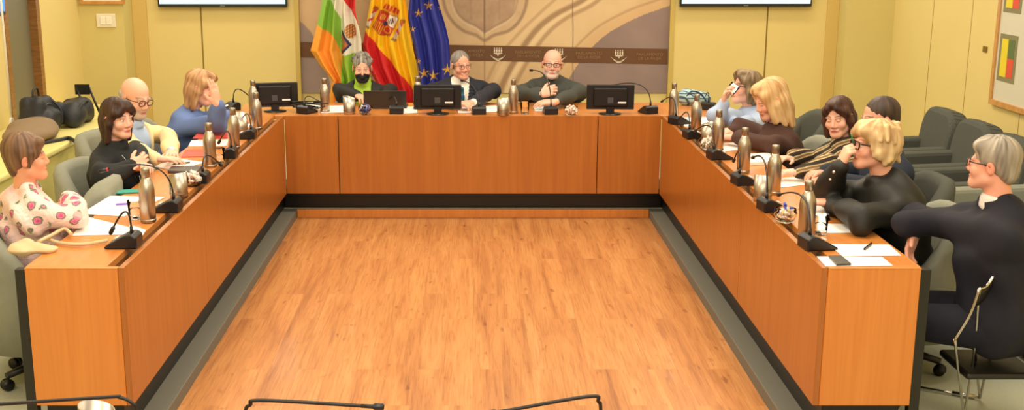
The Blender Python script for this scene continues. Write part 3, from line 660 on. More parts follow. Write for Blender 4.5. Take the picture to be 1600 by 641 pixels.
a = onx(1549, 158, XR-.02); y1 = float(a[1]); z0 = float(a[2]); y0 = y1-2.2
t = thing('framed_picture', 'long wood-framed board of small coloured prints on the right wall', 'picture', (XR, (y0+y1)/2, z0)); hy = (y1-y0)/2
MB().box((-.022, -hy, 0), (-.004, hy, 1.3)).build('mat_board', plain('mat2', 'd4d0bc', .5), t)
mb = MB()
for lo, hi in (((-.035, -hy-.02, -.02), (0, hy+.02, .02)), ((-.035, -hy-.02, 1.28), (0, hy+.02, 1.32)), ((-.035, -hy-.02, .02), (0, -hy+.02, 1.28)), ((-.035, hy-.02, .02), (0, hy+.02, 1.28))): mb.box(lo, hi, .003)
mb.build('picture_frame', fm, t)
gr = plain('pg', '847f5c', .6); YE, RE, GR = plain('py', 'e2cf2c', .6), plain('prd', 'd8523a', .6), plain('pgr', '5c7040', .6)
def small_print(ya, yb, za, zb, i):
    ya, yb = ya-(y0+y1)/2, yb-(y0+y1)/2; za -= z0; zb -= z0; w = yb-ya; h = zb-za
    o = MB().box((-.024, ya, za), (-.022, yb, zb)).build('print', gr, t); b1, b2 = ya+w*.14, yb-w*.14; c1, c2_ = za+h*.1, zb-h*.1; mid = (b1+b2)/2+.0*i
    MB().box((-.0255, mid, c1), (-.0242, b2, c2_)).build('yellow_block', YE, o); MB().box((-.0255, b1, c1), (-.0242, mid-.004, (c1+c2_)/2)).build('red_block', RE, o); MB().box((-.0255, b1, (c1+c2_)/2), (-.0242, mid-.004, c2_)).build('green_block', GR, o)
q = [onx(px_, py_, XR-.022) for px_, py_ in ((1562, 75), (1584, 132))]; wY = abs(q[0][1]-q[1][1]); ya = float(q[1][1]); za = float(q[1][2])
for i in range(3):
    for j in range(2):
        yy = ya-i*(wY*1.85); zz = za+j*.48
        small_print(yy, yy+wY, zz, zz+.33, i)
p = onx(1540, 77, XR); t = thing('wall_plate', 'small brass plaque on the yellow right wall beside the framed prints', 'plaque', p); MB().box((-.008, -.035, -.022), (0, .035, .022), .003).build('plaque', plain('brass', '8a7434', .35, .7), t); 
p0, p1 = onx(17, 178, XL+.12), None; top = np.array([p0[0], p0[1], 2.6])
cord = MB(); loop = [p0+np.array([0, .03*math.sin(a), -.06+.06*math.cos(a)-.03]) for a in np.linspace(0, 2*PI, 15)]
cord.tube([top, p0+np.array([0, 0, -.03])], .010, 8); cord.tube(loop, .010, 8); tag(cord.build('blind_cord', plain('cord', 'f2eee2', .6)), 'pale hanging cord with a looped end in front of the grey door', 'cord')
# ---------------------------------------------------------------- the desks
def side_desk(q, label):
    t = thing('conference_desk', label, 'desk', (q*(BX+BXO)/2, (BY0+BYB)/2, 0)); ox, oy = t.location.x, t.location.y
    def B(name, x0, x1, y0, y1, z0, z1, m, bev=.003):
        xa, xb = sorted((q*x0, q*x1)); return MB().box((xa-ox, y0-oy, z0), (xb-ox, y1-oy, z1), bev).build(name, m, t)
    ys = [BY0, 5.92, 7.353, BY1]
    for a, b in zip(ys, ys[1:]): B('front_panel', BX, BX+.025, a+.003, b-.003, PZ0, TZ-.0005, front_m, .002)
    B('seam_backing', BX+.0252, BX+.029, BY0+.03, BY1-.04, PZ0+.005, TZ-.047, slot_m, 0)  # dark board added so no light shows through the panel gaps
    B('end_panel', BX+.0255, BXO, BY0, BY0+.025, PZ0, TZ, end_m)
    B('plinth', BX+.048, BX+.09, BY0+.03, BYB-.02, .0, PZ0, black_m); B('underside', BX+.026, BX+.047, BY0+.03, BY1+.1, PZ0+.01, PZ0+.03, black_m); B('plinth', BX+.076, BXO-.03, BY0+.035, BY0+.07, .0, PZ0, black_m)
    B('side_edge', BXO+.001, BXO+.045, BY0+.010, BY0+.05, .02, TZ-.01, dark_edge)
    B('cable_slot', BX+.026, BX+.075, BY0+.026, BY1-.03, TZ-.045, TZ-.030, slot_m, .0)
    B('worktop', BX+.076, BXO+.004, BY0+.026, BYB, TZ-.032, TZ, top_m)
    B('front_lip', BX+.0255, BXO, BY0-.002, BY0+.0255, TZ-.006, TZ-.0005, end_m, .001)
    return t
side_desk(-1, 'long orange cherry desk on the side of the woman in the floral pink jacket')
side_desk(1, 'long orange cherry desk on the side of the grey-haired man in navy')
t = thing('conference_desk', 'wide orange cherry head desk in front of the three flags', 'desk', (0, (BY1+BYB)/2, 0)); oy = t.location.y
def B(name, x0, x1, y0, y1, z0, z1, m, bev=.003): return MB().box((x0, y0-oy, z0), (x1, y1-oy, z1), bev).build(name, m, t)
xs_ = [-BX+.001, -1.004, .932, BX-.001]
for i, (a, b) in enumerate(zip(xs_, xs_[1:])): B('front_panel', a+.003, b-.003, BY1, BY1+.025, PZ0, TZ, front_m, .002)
B('seam_backing', -BX+.03, BX-.03, BY1+.0252, BY1+.029, PZ0+.005, TZ-.034, slot_m, 0); B('plinth', -BX-.045, BX+.045, 8.745, 8.79, 0, PZ0, black_m); B('underside', -BX+.01, BX-.01, BY1+.026, 8.79, PZ0, PZ0+.03, black_m)  # seam backing: added dark board, keeps light out of the front gaps
B('worktop', -BX-.075, BX+.075, BY1+.026, BYB, TZ-.031, TZ-.0005, top_m)
# near desk below the frame: only its microphones and a beaker reach into the picture
t = thing('conference_desk', 'near cherry desk across the bottom edge carrying three long microphones', 'desk', (0, 2.6, 0))
MB().box((-1.6, -.30, .70), (1.4, .30, TZ-.02), .004).build('worktop', top_m, t); MB().box((-1.6, .28, .1), (1.4, .30, .70)).build('front_panel', front_m, t); MB().box((-1.55, -.2, 0), (1.35, .2, .70)).build('plinth', black_m, t)
# ---------------------------------------------------------------- tub chairs on castors
fab = plain('grey_fabric', '8d8f80', .9, var=.08, vs=30., bump=.25, bs=500)
fab_d = plain('dark_grey_fabric', '4e5048', .9, var=.08, vs=30., bump=.25, bs=500)
chrome = plain('chrome', 'c8c4bc', .18, 1.); plast = plain('black_plastic', '161512', .4)
def tub_chair(label, fm_, w=.60, d=.58, back=.80, arm=.60, st=.36, th=.044):
    t = thing('tub_chair', label, 'chair')
    path = []; r = .20; hw = w/2-.035; hd = d/2-.035
    path += [(-hw, v) for v in np.linspace(hd, -hd+r, 6)]; path += [(-hw+r-r*math.cos(a), -hd+r-r*math.sin(a)) for a in np.linspace(.2, PI/2, 6)]
    path += [(v, -hd) for v in np.linspace(-hw+r, hw-r, 5)[1:-1]]; path += [(hw-r+r*math.sin(a), -hd+r-r*math.cos(a)) for a in np.linspace(0, PI/2-.2, 6)]; path += [(hw, v) for v in np.linspace(-hd+r, hd, 6)]
    P = np.array(path); n = len(P); rows = []
    for i in range(n):
        tg = P[min(i+1, n-1)]-P[max(i-1, 0)]; tg /= np.linalg.norm(tg); nn = np.array([-tg[1], tg[0]])   # inward
        k = 1-np.clip((P[i][1]+hd)/(1.25*hd), 0, 1); k = k*k*(3-2*k); top = arm+(back-arm)*k; e = 1. if 0 < i < n-1 else .55; tilt = -.05*k
        sec = []
        for u, z in ((-th, .20), (-th*1.05, .40), (-th, top-.05), (-th*.72, top-.014), (0, top), (th*.72, top-.014), (th, top-.05), (th*1.05, .40), (th, .20)):
            q = P[i]+nn*u*e; sec.append((q[0], q[1]+tilt*max(0, (z-.3)), z))
        rows.append(sec)
    mb = MB(); V = mb.grid(rows, close=True)
    for R_ in (V[0], V[-1]): mb.bm.faces.new(R_)
    mb.build('shell', fm_, t)
    MB().box((-hw+th+.002, -hd+th+.004, min(.22, st-.08)), (hw-th-.002, hd+.03, st), .03, seg=3).build('seat', fm_, t)
    MB().lathe([(0, .24), (.05, .24), (.03, .22), (.03, .1), (.04, .08), (0, .07)]).build('pedestal', plast, t)
    for i in range(5):
        a = 2*PI*i/5+.3; c, s = math.cos(a), math.sin(a)
        lg = MB().tube([(.02*c, .02*s, .095), (.14*c, .14*s, .085), (.25*c, .25*s, .07)], [.024, .02, .016], 8).build('base_arm', plast, t)
        mb = MB(); M = Matrix.Rotation(a, 4, 'Z')
        for q in (-1, 1): mb.lathe([(0, -.009), (.026, -.009), (.028, 0), (.026, .009), (0, .009)], (0, 0, 0), 16, Matrix.Translation((.25*c-q*.012*s, .25*s+q*.012*c, .0285)) @ Matrix.Rotation(a, 4, 'Z') @ Matrix.Rotation(PI/2, 4, 'X'))
        mb.build('castor', plast, lg)
    return t
_proto = {}
def chair(x, y, head, label, group=None, m='l', **k):
    key = (m, tuple(sorted(k.items())))
    if key not in _proto: t = _proto[key] = tub_chair(label, fab if m == 'l' else fab_d, **k)
    else: t = dup(_proto[key])
    t.location = (x, y, 0); t.rotation_euler = (0, 0, math.radians(head-90)); tag(t, label, 'chair', group); return t
def lounge_chair(label, fm_, w=.545, d=.62):
    t = thing('lounge_armchair', label, 'chair')
    def rr_(hw, z0, z1, rt): return [(-hw, z0), (hw, z0)]+[(hw-rt+rt*math.cos(a), z1-rt+rt*math.sin(a)) for a in np.linspace(0, PI/2, 7)]+[(-hw+rt-rt*math.sin(a), z1-rt+rt*math.cos(a)) for a in np.linspace(0, PI/2, 7)]
    o = MB().prism(rr_(w/2-.005, .20, .86, .15), -.075, .065, 'y', .035).build('backrest', fm_, t); o.location = (0, -d/2+.09, 0); o.rotation_euler = (math.radians(9), 0, 0)
    for q in (-1, 1): MB().prism([(-d/2+.03, .14), (d/2, .14)]+[(d/2-.06+.06*math.cos(a), .60-.06+.06*math.sin(a)) for a in np.linspace(0, PI/2, 5)]+[(-d/2+.03, .62)], q*(w/2-.05)-.05, q*(w/2-.05)+.05, 'x', .025).build('armrest', fm_, t)
    MB().box((-w/2+.102, -d/2+.17, .18), (w/2-.102, d/2-.01, .37), .04, seg=3).build('seat', fm_, t); MB().box((-w/2+.02, -d/2+.04, .06), (w/2-.02, d/2-.02, .135), .01).build('base', plast, t)
    for q in (-1, 1):
        for y in (-d/2+.09, d/2-.08): MB().lathe([(0, -.014), (.024, -.014), (.028, 0), (.024, .014), (0, .014)], (0, 0, 0), 16, Matrix.Translation((q*(w/2-.07), y, .029)) @ Matrix.Rotation(PI/2, 4, 'Y')).build('castor', plast, t)
    return t
LOUNGE = {}
def lounge(x, y, head, label, group, m):
    if m not in LOUNGE: t = LOUNGE[m] = lounge_chair(label, fab if m == 'l' else fab_d)
    else: t = dup(LOUNGE[m])
    t.location = (x, y, 0); t.rotation_euler = (0, 0, math.radians(head-90)); tag(t, label, 'chair', group)
# ---------------------------------------------------------------- things on the desks
steel = plain('brushed_steel', 'b9b0a2', .34, 1., var=.05, vs=40.); steel_d = plain('steel_cap', 'a39a8c', .36, 1.)
blk = plain('mic_black', '15161a', .35); cabl = plain('cable_black', '0c0c0c', .5); red_l = plain('red_ring', 'c8303a', .3)
gls = glass('clear_glass', 'ffffff', .02, 1.12); paper_m = plain('paper_white', 'f4f2ec', .6); wht = plain('tag_white', 'e8e8e8', .5)
BOT = None
TZ += .0008
def bottle(px, py, label, z=TZ, Y=None):
    global BOT
    p = onz(px, py, z)
    if BOT is None:
        t = thing('water_bottle', label, 'bottle', p)
        MB().lathe([(0, 0), (.033, 0), (.036, .004), (.0365, .15), (.035, .168), (.029, .188), (.0205, .205), (.0178, .214), (0, .214)]).build('bottle_body', steel, t)
        MB().lathe([(.0165, .213), (.0195, .2155), (.0195, .252), (.0175, .257), (0, .258)]).build('cap', steel_d, t)
        MB().lathe([(.0362, .006), (.0369, .006), (.0369, .018), (.0362, .018)]).build('base_band', steel_d, t); BOT = t
    else: t = dup(BOT)
    t.location = [float(v) for v in p]; tag(t, label, 'bottle', 'steel water bottles on the desks')
def mic(px, py, head, tip, label, up=.10, red=False, z=TZ, base=None, r=.0042):
    p = onz(px, py, z) if base is None else np.array(base, float); a = math.radians(head)
    t = thing('desk_microphone', label, 'microphone', p, a-PI/2, 'gooseneck microphones on the desks')
    MB().prism([(-.052, 0), (.088, 0), (.088, .010), (.0, .058), (-.03, .064), (-.052, .05)], -.052, .052, 'x', .006).build('mic_base', blk, t)
    Ri = np.array([[math.cos(PI/2-a), -math.sin(PI/2-a), 0], [math.sin(PI/2-a), math.cos(PI/2-a), 0], [0, 0, 1]])
    mb = MB(); M = Matrix.Translation((0, .045, .0365)) @ Matrix.Rotation(-.5, 4, 'X')
    mb.lathe([(0, 0), (.014, 0), (.014, .004), (.012, .006), (0, .006)], (0, 0, 0), 16, M); mb.build('talk_button', wht, t)
    T = Ri@(np.array(tip, float)-p); s0 = np.array([0, -.02, .06])
    D = T-s0; 
    pts = bez(s0, s0+np.array([0, 0, up*1.1]), s0+np.array([0, 0, up*1.0])+D*np.array([.25, .25, .35])+np.array([0, 0, up*.25]), T, 22)
    MB().tube([s0+np.array([0, 0, -.005]), s0+np.array([0, 0, .03])], [.009, .0065], 10).build('neck_socket', blk, t)
    MB().tube(pts, r, 8).build('gooseneck', blk, t); dn = unit(T-pts[-3]); hd = MB(); hd.tube([T-dn*.012, T-dn*.006, T+dn*.022, T+dn*.028], [.006, .0095, .0095, .005], 12); h = hd.build('mic_head', blk, t)
    if red: MB().tube([T-dn*.018, T-dn*.010], [.0085, .0085], 12).build('light_ring', red_l, h)
    return t
BEAK = None
def beaker(px, py, label, h=.125, z=TZ, p=None):
    global BEAK
    p = onz(px, py, z) if p is None else p
    if BEAK is None:
        t = thing('steel_beaker', label, 'beaker', p); n = 28; mb = MB(); rows = []
        for r, zf, dz in ((.0, .0, 0), (.043, 0, 0), (.045, .004, 0), (.046, 1, 1), (.0435, 1, 1), (.042, .02, 0), (0, .02, 0)):
            rows.append([(r*math.cos(2*PI*i/n), r*math.sin(2*PI*i/n), zf*(h+(.012*math.cos(2*PI*i/n-.6) if dz else 0)) if dz else (zf if zf < .01 else .012)) for i in range(n)])
        mb.grid(rows, close=True); mb.build('beaker_body', steel, t); MB().lathe([(.0465, .02), (.047, .022), (.047, .028), (.0465, .03)]).build('rim_band', steel_d, t); BEAK = t
    else: t = dup(BEAK)
    t.location = [float(v) for v in p]; t.rotation_euler.z = random.uniform(0, 6); tag(t, label, 'beaker', 'steel beakers on the desks')
def tumbler(px, py, label, z=TZ, p=None, M=None):
    t = thing('drinking_glass', label, 'glass', onz(px, py, z) if p is None else p, 0, 'drinking glasses')
    MB().lathe([(0, 0), (.028, 0), (.030, .003), (.0345, .09), (.033, .09), (.0285, .008), (0, .008)], n=24).build('tumbler', gls, t); t.scale = (1, 1, 1)
    MB().lathe([(0, .0085), (.0284, .0085), (.0302, .035), (0, .035)], n=24).build('water', glass('water', 'f4fbff', 0., 1.10), t)
    return t
def sweets(px, py, bl, sl, cols, z=TZ):
    p = onz(px, py, z); t = thing('glass_bowl', bl, 'bowl', p, 0, 'glass bowls of sweets')
    MB().lathe([(0, 0), (.03, 0), (.045, .012), (.054, .04), (.05, .065), (.047, .065), (.051, .04), (.042, .014), (0, .006)], n=28).build('bowl', gls, t)
    rr = random.Random(px); ms = [plain('wrapper_'+c_, c_, .35) for c_ in cols]; me = MB()
    for i in range(26):
        a, r = rr.uniform(0, 2*PI), .036*math.sqrt(rr.random()); zz = .018+.058*rr.random()*(1-(r/.05)**2)+.004
        M = Matrix.Translation((r*math.cos(a), r*math.sin(a), zz)) @ Matrix.Rotation(rr.uniform(0, 6), 4, (rr.random(), rr.random(), rr.random()+.1))
        n0 = len(me.bm.faces); me.tube([M @ Vector(v) for v in ((-.016, 0, 0), (-.009, 0, 0), (-.006, 0, 0), (.006, 0, 0), (.009, 0, 0), (.016, 0, 0))], [.008, .003, .0078, .0078, .003, .008], 7); me.bm.faces.ensure_lookup_table()
        for f in me.bm.faces[n0:]: f.material_index = i % len(ms)
    o = me.build('wrapped_sweets', ms); o.location = [float(v) for v in p]; tag(o, sl, 'sweets', None, 'stuff')
def sheet(name, pts, label, cat, m=None, z=TZ, th=.0016, bev=0., group=None):
    P = [onz(x, y, z)[:2] for x, y in pts]; c_ = sum(P)/len(P)
    o = MB().prism([tuple(q-c_) for q in P], 0, th, 'z', bev).build(name, m or paper_m); o.location = (float(c_[0]), float(c_[1]), z+.0006); return tag(o, label, cat, group)
G_P = 'white papers on the desks'
# left desk
L_ = 'the pink-jacketed woman'
sheet('paper_sheet', [(113, 369), (134, 339), (203, 356), (196, 367)], 'white paper sheet in front of the pink floral jacket, nearest the desk end', 'paper', group=G_P)
sheet('paper_sheet', [(127, 335), (172, 307), (258, 309), (194, 339)], 'large white papers with a purple pen across them by the empty grey chair', 'paper', group=G_P, th=.003)
sheet('ballpoint_pen', [(181, 321.5), (182, 320), (216, 318), (216, 319.5)], 'purple pen lying across the large white papers', 'pen', plain('purple', '8a6ad0', .4), TZ+.004, .007)
sheet('phone', [(176, 304), (181, 300), (219, 298), (221, 302)], 'teal-edged phone lying on the desk near the black-sweater woman', 'phone', plain('teal', '3fa694', .4), th=.010, bev=.002)
sheet('paper_sheet', [(235, 260), (281, 249), (321, 254), (276, 267)], 'white papers with a pen in front of the bald man in cream', 'paper', group=G_P)
sheet('ballpoint_pen', [(270, 258), (271, 257), (297, 254), (297, 255.2)], 'thin dark pen on the papers of the bald man in cream', 'pen', plain('pen_d', '3a3030', .4), TZ+.0025, .006)
sheet('notebook', [(262, 271), (268, 264), (316, 263), (308, 273)], 'dark grey closed notebook behind the steel beaker on the desk', 'notebook', plain('nb', '4a4642', .5), th=.016, bev=.002)
sheet('folder', [(283, 246), (290, 235), (338, 234), (334, 245)], 'red paper folder nearer the bald man in cream', 'folder', plain('red_f', 'd8503c', .5), th=.004)
sheet('paper_sheet', [(294, 229), (299, 220), (357, 218), (354, 228)], 'white paper sheet between the two red folders', 'paper', group=G_P)
sheet('folder', [(301, 217), (310, 208), (358, 206), (356, 216)], 'red paper folder under the blue sweater woman\'s elbow', 'folder', plain('red_f2', 'd4483a', .5), th=.004)
sheet('paper_sheet', [(338, 203), (350, 195), (392, 194), (384, 204)], 'white papers on the desk beside the blue sweater sleeve', 'paper', group=G_P)
sheet('paper_sheet', [(196, 372), (203, 352), (228, 360), (222, 370)], 'small white paper pads beside the nearest microphone of the pink-jacketed woman', 'paper', group=G_P)
bottle(232, 347, 'tall steel bottle nearest the woman in the pink floral jacket')
bottle(329, 261, 'steel bottle beside the papers of the bald man in cream')
bottle(366, 232, 'steel bottle beside the upper red folder')
bottle(402, 202, 'steel bottle at the far end of the desk past the blue sweater woman')
bottle(397, 179, 'steel bottle just in front of the left-hand monitor')
mic(200, 385, 180, ony(176, 358, 4.85), 'microphone with short bent neck nearest the woman in the pink floral jacket', .10)
mic(266, 330, 180, ony(163, 266, 5.45), 'microphone with long neck and red ring pointing at the black-sweater woman', .13, True)
mic(312, 285, 180, ony(344, 257, 6.45), 'microphone beside the dark grey notebook', .09)
mic(357, 246, 180, ony(343, 221, 7.05), 'microphone beside the upper red folder bottle', .10)
mic(388, 216, 180, ony(375, 190, 7.9), 'microphone next to the far steel bottle past the blue sweater woman', .10)
mic(362, 172, 230, ony(391, 152, 8.95), 'microphone arching behind the blue sweater woman beside a monitor', .10)
beaker(280, 309, 'steel beaker between the notebook and the long-necked red-ringed microphone')
beaker(377, 207, 'steel beaker near the blue sweater woman, behind the far microphone')
sweets(301, 291, 'glass bowl of sweets beside the dark notebook', 'white wrapped sweets in the bowl beside the dark notebook', ['f0ece4', 'e0d8d0', 'e8c8b8'])
tumbler(212, 342, 'empty glass beside the tall steel bottle of the pink-jacketed woman')
tumbler(343, 255, 'small glass beside the bottle of the bald man in cream')
# right desk
sheet('paper_sheet', [(1276, 401.5), (1378, 402), (1395, 416), (1290, 417)], 'white paper sheet under the phone at the near end of the desk', 'paper', group=G_P)
sheet('phone', [(1294, 402.5), (1315, 402.5), (1330, 415), (1307, 416)], 'dark grey phone on the paper at the near desk end', 'phone', plain('ph', '4a4a46', .3), TZ+.0022, .009, .002)
sheet('paper_sheet', [(1294, 382), (1389, 383), (1408, 400), (1316, 401)], 'white paper sheet with a black pen on it', 'paper', group=G_P)
sheet('ballpoint_pen', [(1349, 391), (1352, 391.5), (1363, 383), (1361, 381.5)], 'black pen lying on the white sheet near the man in navy', 'pen', plain('pen_b', '14141c', .3), TZ+.0025, .008)
sheet('paper_sheet', [(1277, 350), (1343, 351), (1354, 364), (1277, 365)], 'white blank sheet beside the nearest glass and the dark jacket elbow', 'paper', group=G_P)
sheet('phone', [(1274, 337), (1293, 337), (1297, 345), (1276, 346)], 'black phone in front of the gold-haired woman\'s hand', 'phone', plain('ph2', '1a1a1c', .25), th=.009, bev=.002)
sheet('paper_sheet', [(1262, 322), (1287, 318), (1301, 336), (1268, 337)], 'white paper under the gold-haired woman\'s hand', 'paper', group=G_P)
sheet('paper_sheet', [(1216, 279), (1245, 277), (1260, 289), (1217, 294)], 'white paper in front of the striped cardigan sleeve', 'paper', group=G_P)
sheet('paper_stack', [(1169, 245), (1203, 243), (1206, 257), (1171, 259)], 'thick white paper stack in front of the brown-sweater woman', 'paper', th=.018, group=G_P)
sheet('paper_sheet', [(1128, 224), (1154, 223), (1160, 234), (1129, 237)], 'white papers beneath the brown-sweater woman\'s hands', 'paper', group=G_P)
sheet('paper_sheet', [(1140, 209), (1176, 208), (1184, 214), (1142, 216)], 'white papers by the brown-sweater woman\'s cuff', 'paper', group=G_P)
sheet('paper_sheet', [(1062, 184), (1112, 183), (1119, 196), (1070, 198)], 'broad white papers in front of the woman drinking water', 'paper', group=G_P)
for x, y, l in ((1052, 184, 'steel bottle at the desk corner beside the blue plaid pouch'), (1087, 206, 'steel bottle in front of the woman drinking water'), (1121, 236, 'steel bottle in front of the blonde woman\'s hands'),
                (1161, 270, 'steel bottle in front of the thick white paper stack'), (1208, 303, 'steel bottle in front of the striped cardigan woman'), (1259, 371, 'tall steel bottle nearest the gold-haired woman in the dark jacket')): bottle(x, y, l)
mic(1271, 388, 10, onx(1218, 304, 1.44), 'microphone with long arched neck nearest the man in navy', .13)
mic(1203, 329, 10, onx(1177, 246, 1.45), 'microphone with arched neck behind the glass bowl and the gold-haired woman\'s bottle', .14)
mic(1160, 288, 10, onx(1147, 250, 1.45), 'microphone beside the beaker in front of the striped cardigan woman', .11)
mic(1120, 248, 10, onx(1087, 204, 1.42), 'microphone with arched neck in front of the blonde woman', .12)
mic(1081, 216, 10, onx(1064, 183, 1.43), 'microphone in front of the woman drinking water', .10)
mic(1059, 194, 30, onx(1035, 158, 1.40), 'microphone at the desk corner beside the first steel bottle', .11)
mic(1108, 171, 60, ony(1100, 156, 9.2), 'small arched microphone beyond the blue plaid pouch', .08)
beaker(1191, 313, 'steel beaker between two microphones in front of the striped cardigan woman')
beaker(1106, 222, 'steel beaker behind the sweets bowl of the blonde woman')
sweets(1226, 347, 'glass bowl of sweets beside the gold-haired woman\'s bottle', 'blue and cream wrapped sweets in the bowl nearest the gold-haired woman', ['f0dcc0', 'e8c8a0', 'f4ece0', '3a4ab0'])
sweets(1105, 233, 'glass bowl of sweets in front of the blonde woman', 'white wrapped sweets in the bowl in front of the blonde woman', ['f2eee4', 'e0d8c8'])
tumbler(1281, 366, 'empty glass behind the gold-haired woman\'s tall bottle')
# head desk
for x, y, l in ((508, 175, 'steel bottle in front of the orange and green flag'), (653, 171, 'steel bottle behind the middle monitor'), (802, 177, 'steel bottle on the head desk between the two men')): bottle(x, y, l)
mic(478, 177, 60, ony(497, 158, 9.0), 'microphone at the head desk beside the bottle near the flags', .07)
mic(620, 177, 90, ony(607, 156, 8.95), 'microphone in front of the open laptop', .06)
mic(748, 178, 95, ony(722, 126, 9.0), 'microphone with thin neck in front of the suited man', .09)
mic(860, 178, 95, ony(831, 110, 8.9), 'microphone with raised neck in front of the man in the grey sweater', .15)
mic(1014, 177, 110, ony(949, 135, 8.9), 'microphone with long curved neck beside the right-hand monitor', .13)
beaker(546, 178, 'steel beaker in front of the masked woman'); beaker(786, 180, 'steel beaker between the suited man and a steel bottle')
sweets(571, 179, 'glass bowl of blue sweets in front of the laptop', 'dark blue wrapped sweets in the bowl before the laptop', ['2a3472', '5060a8', 'e8e8f0', '1c2450'])
sweets(892, 180, 'glass bowl of white sweets in front of the grey-sweater man', 'white wrapped sweets in the bowl before the grey-sweater man', ['f2ece4', 'e8d8c8', 'd8a898'])
tumbler(820, 178, 'glass of water on the head desk beside the grey-sweater man')
sheet('paper_sheet', [(716, 167), (776, 165), (778, 175), (716, 177)], 'white papers beneath the suited man\'s hands', 'paper', group=G_P)
sheet('paper_sheet', [(833, 166), (868, 166), (868, 174), (836, 174)], 'pale blue paper in front of the grey-sweater man', 'paper', plain('pale_blue', 'cfe4ea', .5))
sheet('paper_sheet', [(498, 166), (538, 165), (538, 176), (502, 177)], 'white papers behind the beaker of the masked woman', 'paper', group=G_P)
sheet('paper_sheet', [(630, 167), (652, 167), (652, 177), (630, 178)], 'white paper between laptop and middle monitor', 'paper', group=G_P)
sheet('paper_stack', [(466, 166), (500, 165), (500, 172), (462, 172)], 'loose white paper stack under dark cables by the head desk bottle', 'paper', th=.03, group=G_P)
rr = random.Random(5); mb = MB(); c0 = onz(482, 169, TZ+.035)
for i in range(3): mb.tube(spline([c0+np.array([rr.uniform(-.14, .14), rr.uniform(-.06, .06), rr.uniform(0, .05)]) for _ in range(7)], 6), .005, 6)
tag(mb.build('cable_bundle', cabl), 'tangled dark cables lying on the paper stack by the left-hand monitor', 'cables')
scr_b = plain('monitor_black', '0e0e10', .35)
def monitor(px, py, yaw, label, w=.36, h=.185):
    t = thing('monitor', label, 'monitor', onz(px, py, TZ), math.radians(yaw))
    mb = MB(); mb.box((-w/2, -.012, .035), (w/2, .012, .035+h), .006); mb.box((-w/2+.05, -.03, .055), (w/2-.05, -.008, .015+h), .012); mb.build('monitor_housing', scr_b, t)
    MB().box((-w/2+.01, .0115, .045), (w/2-.01, .0135, .025+h)).build('display', plain('dark_display', '0a0c12', .1), t)
    MB().box((-.03, -.02, .004), (.03, .0, .08), .004).build('stand', scr_b, t); MB().lathe([(0, 0), (.085, 0), (.085, .005), (.03, .012), (0, .012)]).build('monitor_foot', scr_b, t)
    MB().box((-.022, -.033, .085), (.020, -.0295, .128)).build('vesa_cover', plain('vesa', '4a4a4c', .4, .3), t); MB().box((.055, -.0325, .085), (.115, -.0295, .096)).build('sticker', wht, t)
    MB().box((-w/2+.004, -.013, .036), (w/2-.004, -.0115, .044)).build('lower_bezel', plain('bez', '2a2a2c', .3), t)
monitor(430, 174, 12, 'black monitor seen from behind next to the blue sweater woman', .35); monitor(684, 178, 0, 'black monitor seen from behind in front of the suited man', .355); monitor(953, 178, -2, 'black monitor seen from behind beside the grey-sweater man', .355)
t = thing('laptop', 'dark open laptop seen from behind in front of the masked woman', 'laptop', onz(602, 170, TZ))
MB().box((-.165, 0, .0), (.165, .22, .014), .004).build('keyboard_base', plain('laptop_grey', '4c4a48', .4, .3), t)
mb = MB(); mb.box((-.165, -.006, .0), (.165, .004, .135), .003); o = mb.build('lid', plain('lid_grey', '3a3836', .35, .4), t); o.location = (0, 0, .012); o.rotation_euler = (math.radians(12), 0, 0)
# near desk things along the bottom edge
def near_mic(bx, by, elbow, tip, label):
    b = ony(bx, by, 2.6); b[2] = TZ-.02
    t = thing('desk_microphone', label, 'microphone', b, 0, 'gooseneck microphones on the desks'); E = [ony(*e, 2.6)-b for e in elbow]; T = ony(*tip, 2.62)-b
    MB().prism([(-.052, 0), (.088, 0), (.088, .010), (.0, .058), (-.03, .064), (-.052, .05)], -.052, .052, 'x', .006).build('mic_base', blk, t)
    MB().tube(spline([np.array([0, -.02, .05])]+E+[T], 10), .0045, 10).build('gooseneck', cabl, t); dn = unit(T-E[-1])
    MB().tube([np.array([0, -.02, .05]), np.array([0, -.02, .05])+(E[0]-np.array([0, -.02, .05]))*.6], [.01, .007], 10).build('neck_socket', blk, t)
    MB().tube([T-dn*.04, T-dn*.012, T-dn*.006, T+dn*.012, T+dn*.016], [.005, .0055, .009, .009, .006], 12).build('mic_head', blk, t)
near_mic(383, 700, [(383, 650), (391, 633), (412, 626)], (590, 636), 'black bent microphone at the bottom edge pointing toward the middle of the wooden floor')
near_mic(943, 690, [(939, 645), (935, 628), (918, 620)], (770, 646), 'black bent microphone at the bottom edge below the right-hand end of the floor')
near_mic(214, 700, [(213, 650), (206, 630), (186, 621), (165, 621)], (-30, 634), 'black bent microphone at the bottom edge below the end of the pink woman\'s desk')
p = ony(150, 629, 2.83); p[2] = TZ-.02; beaker(0, 0, 'steel beaker cut off by the bottom edge below a desk end', p=p)
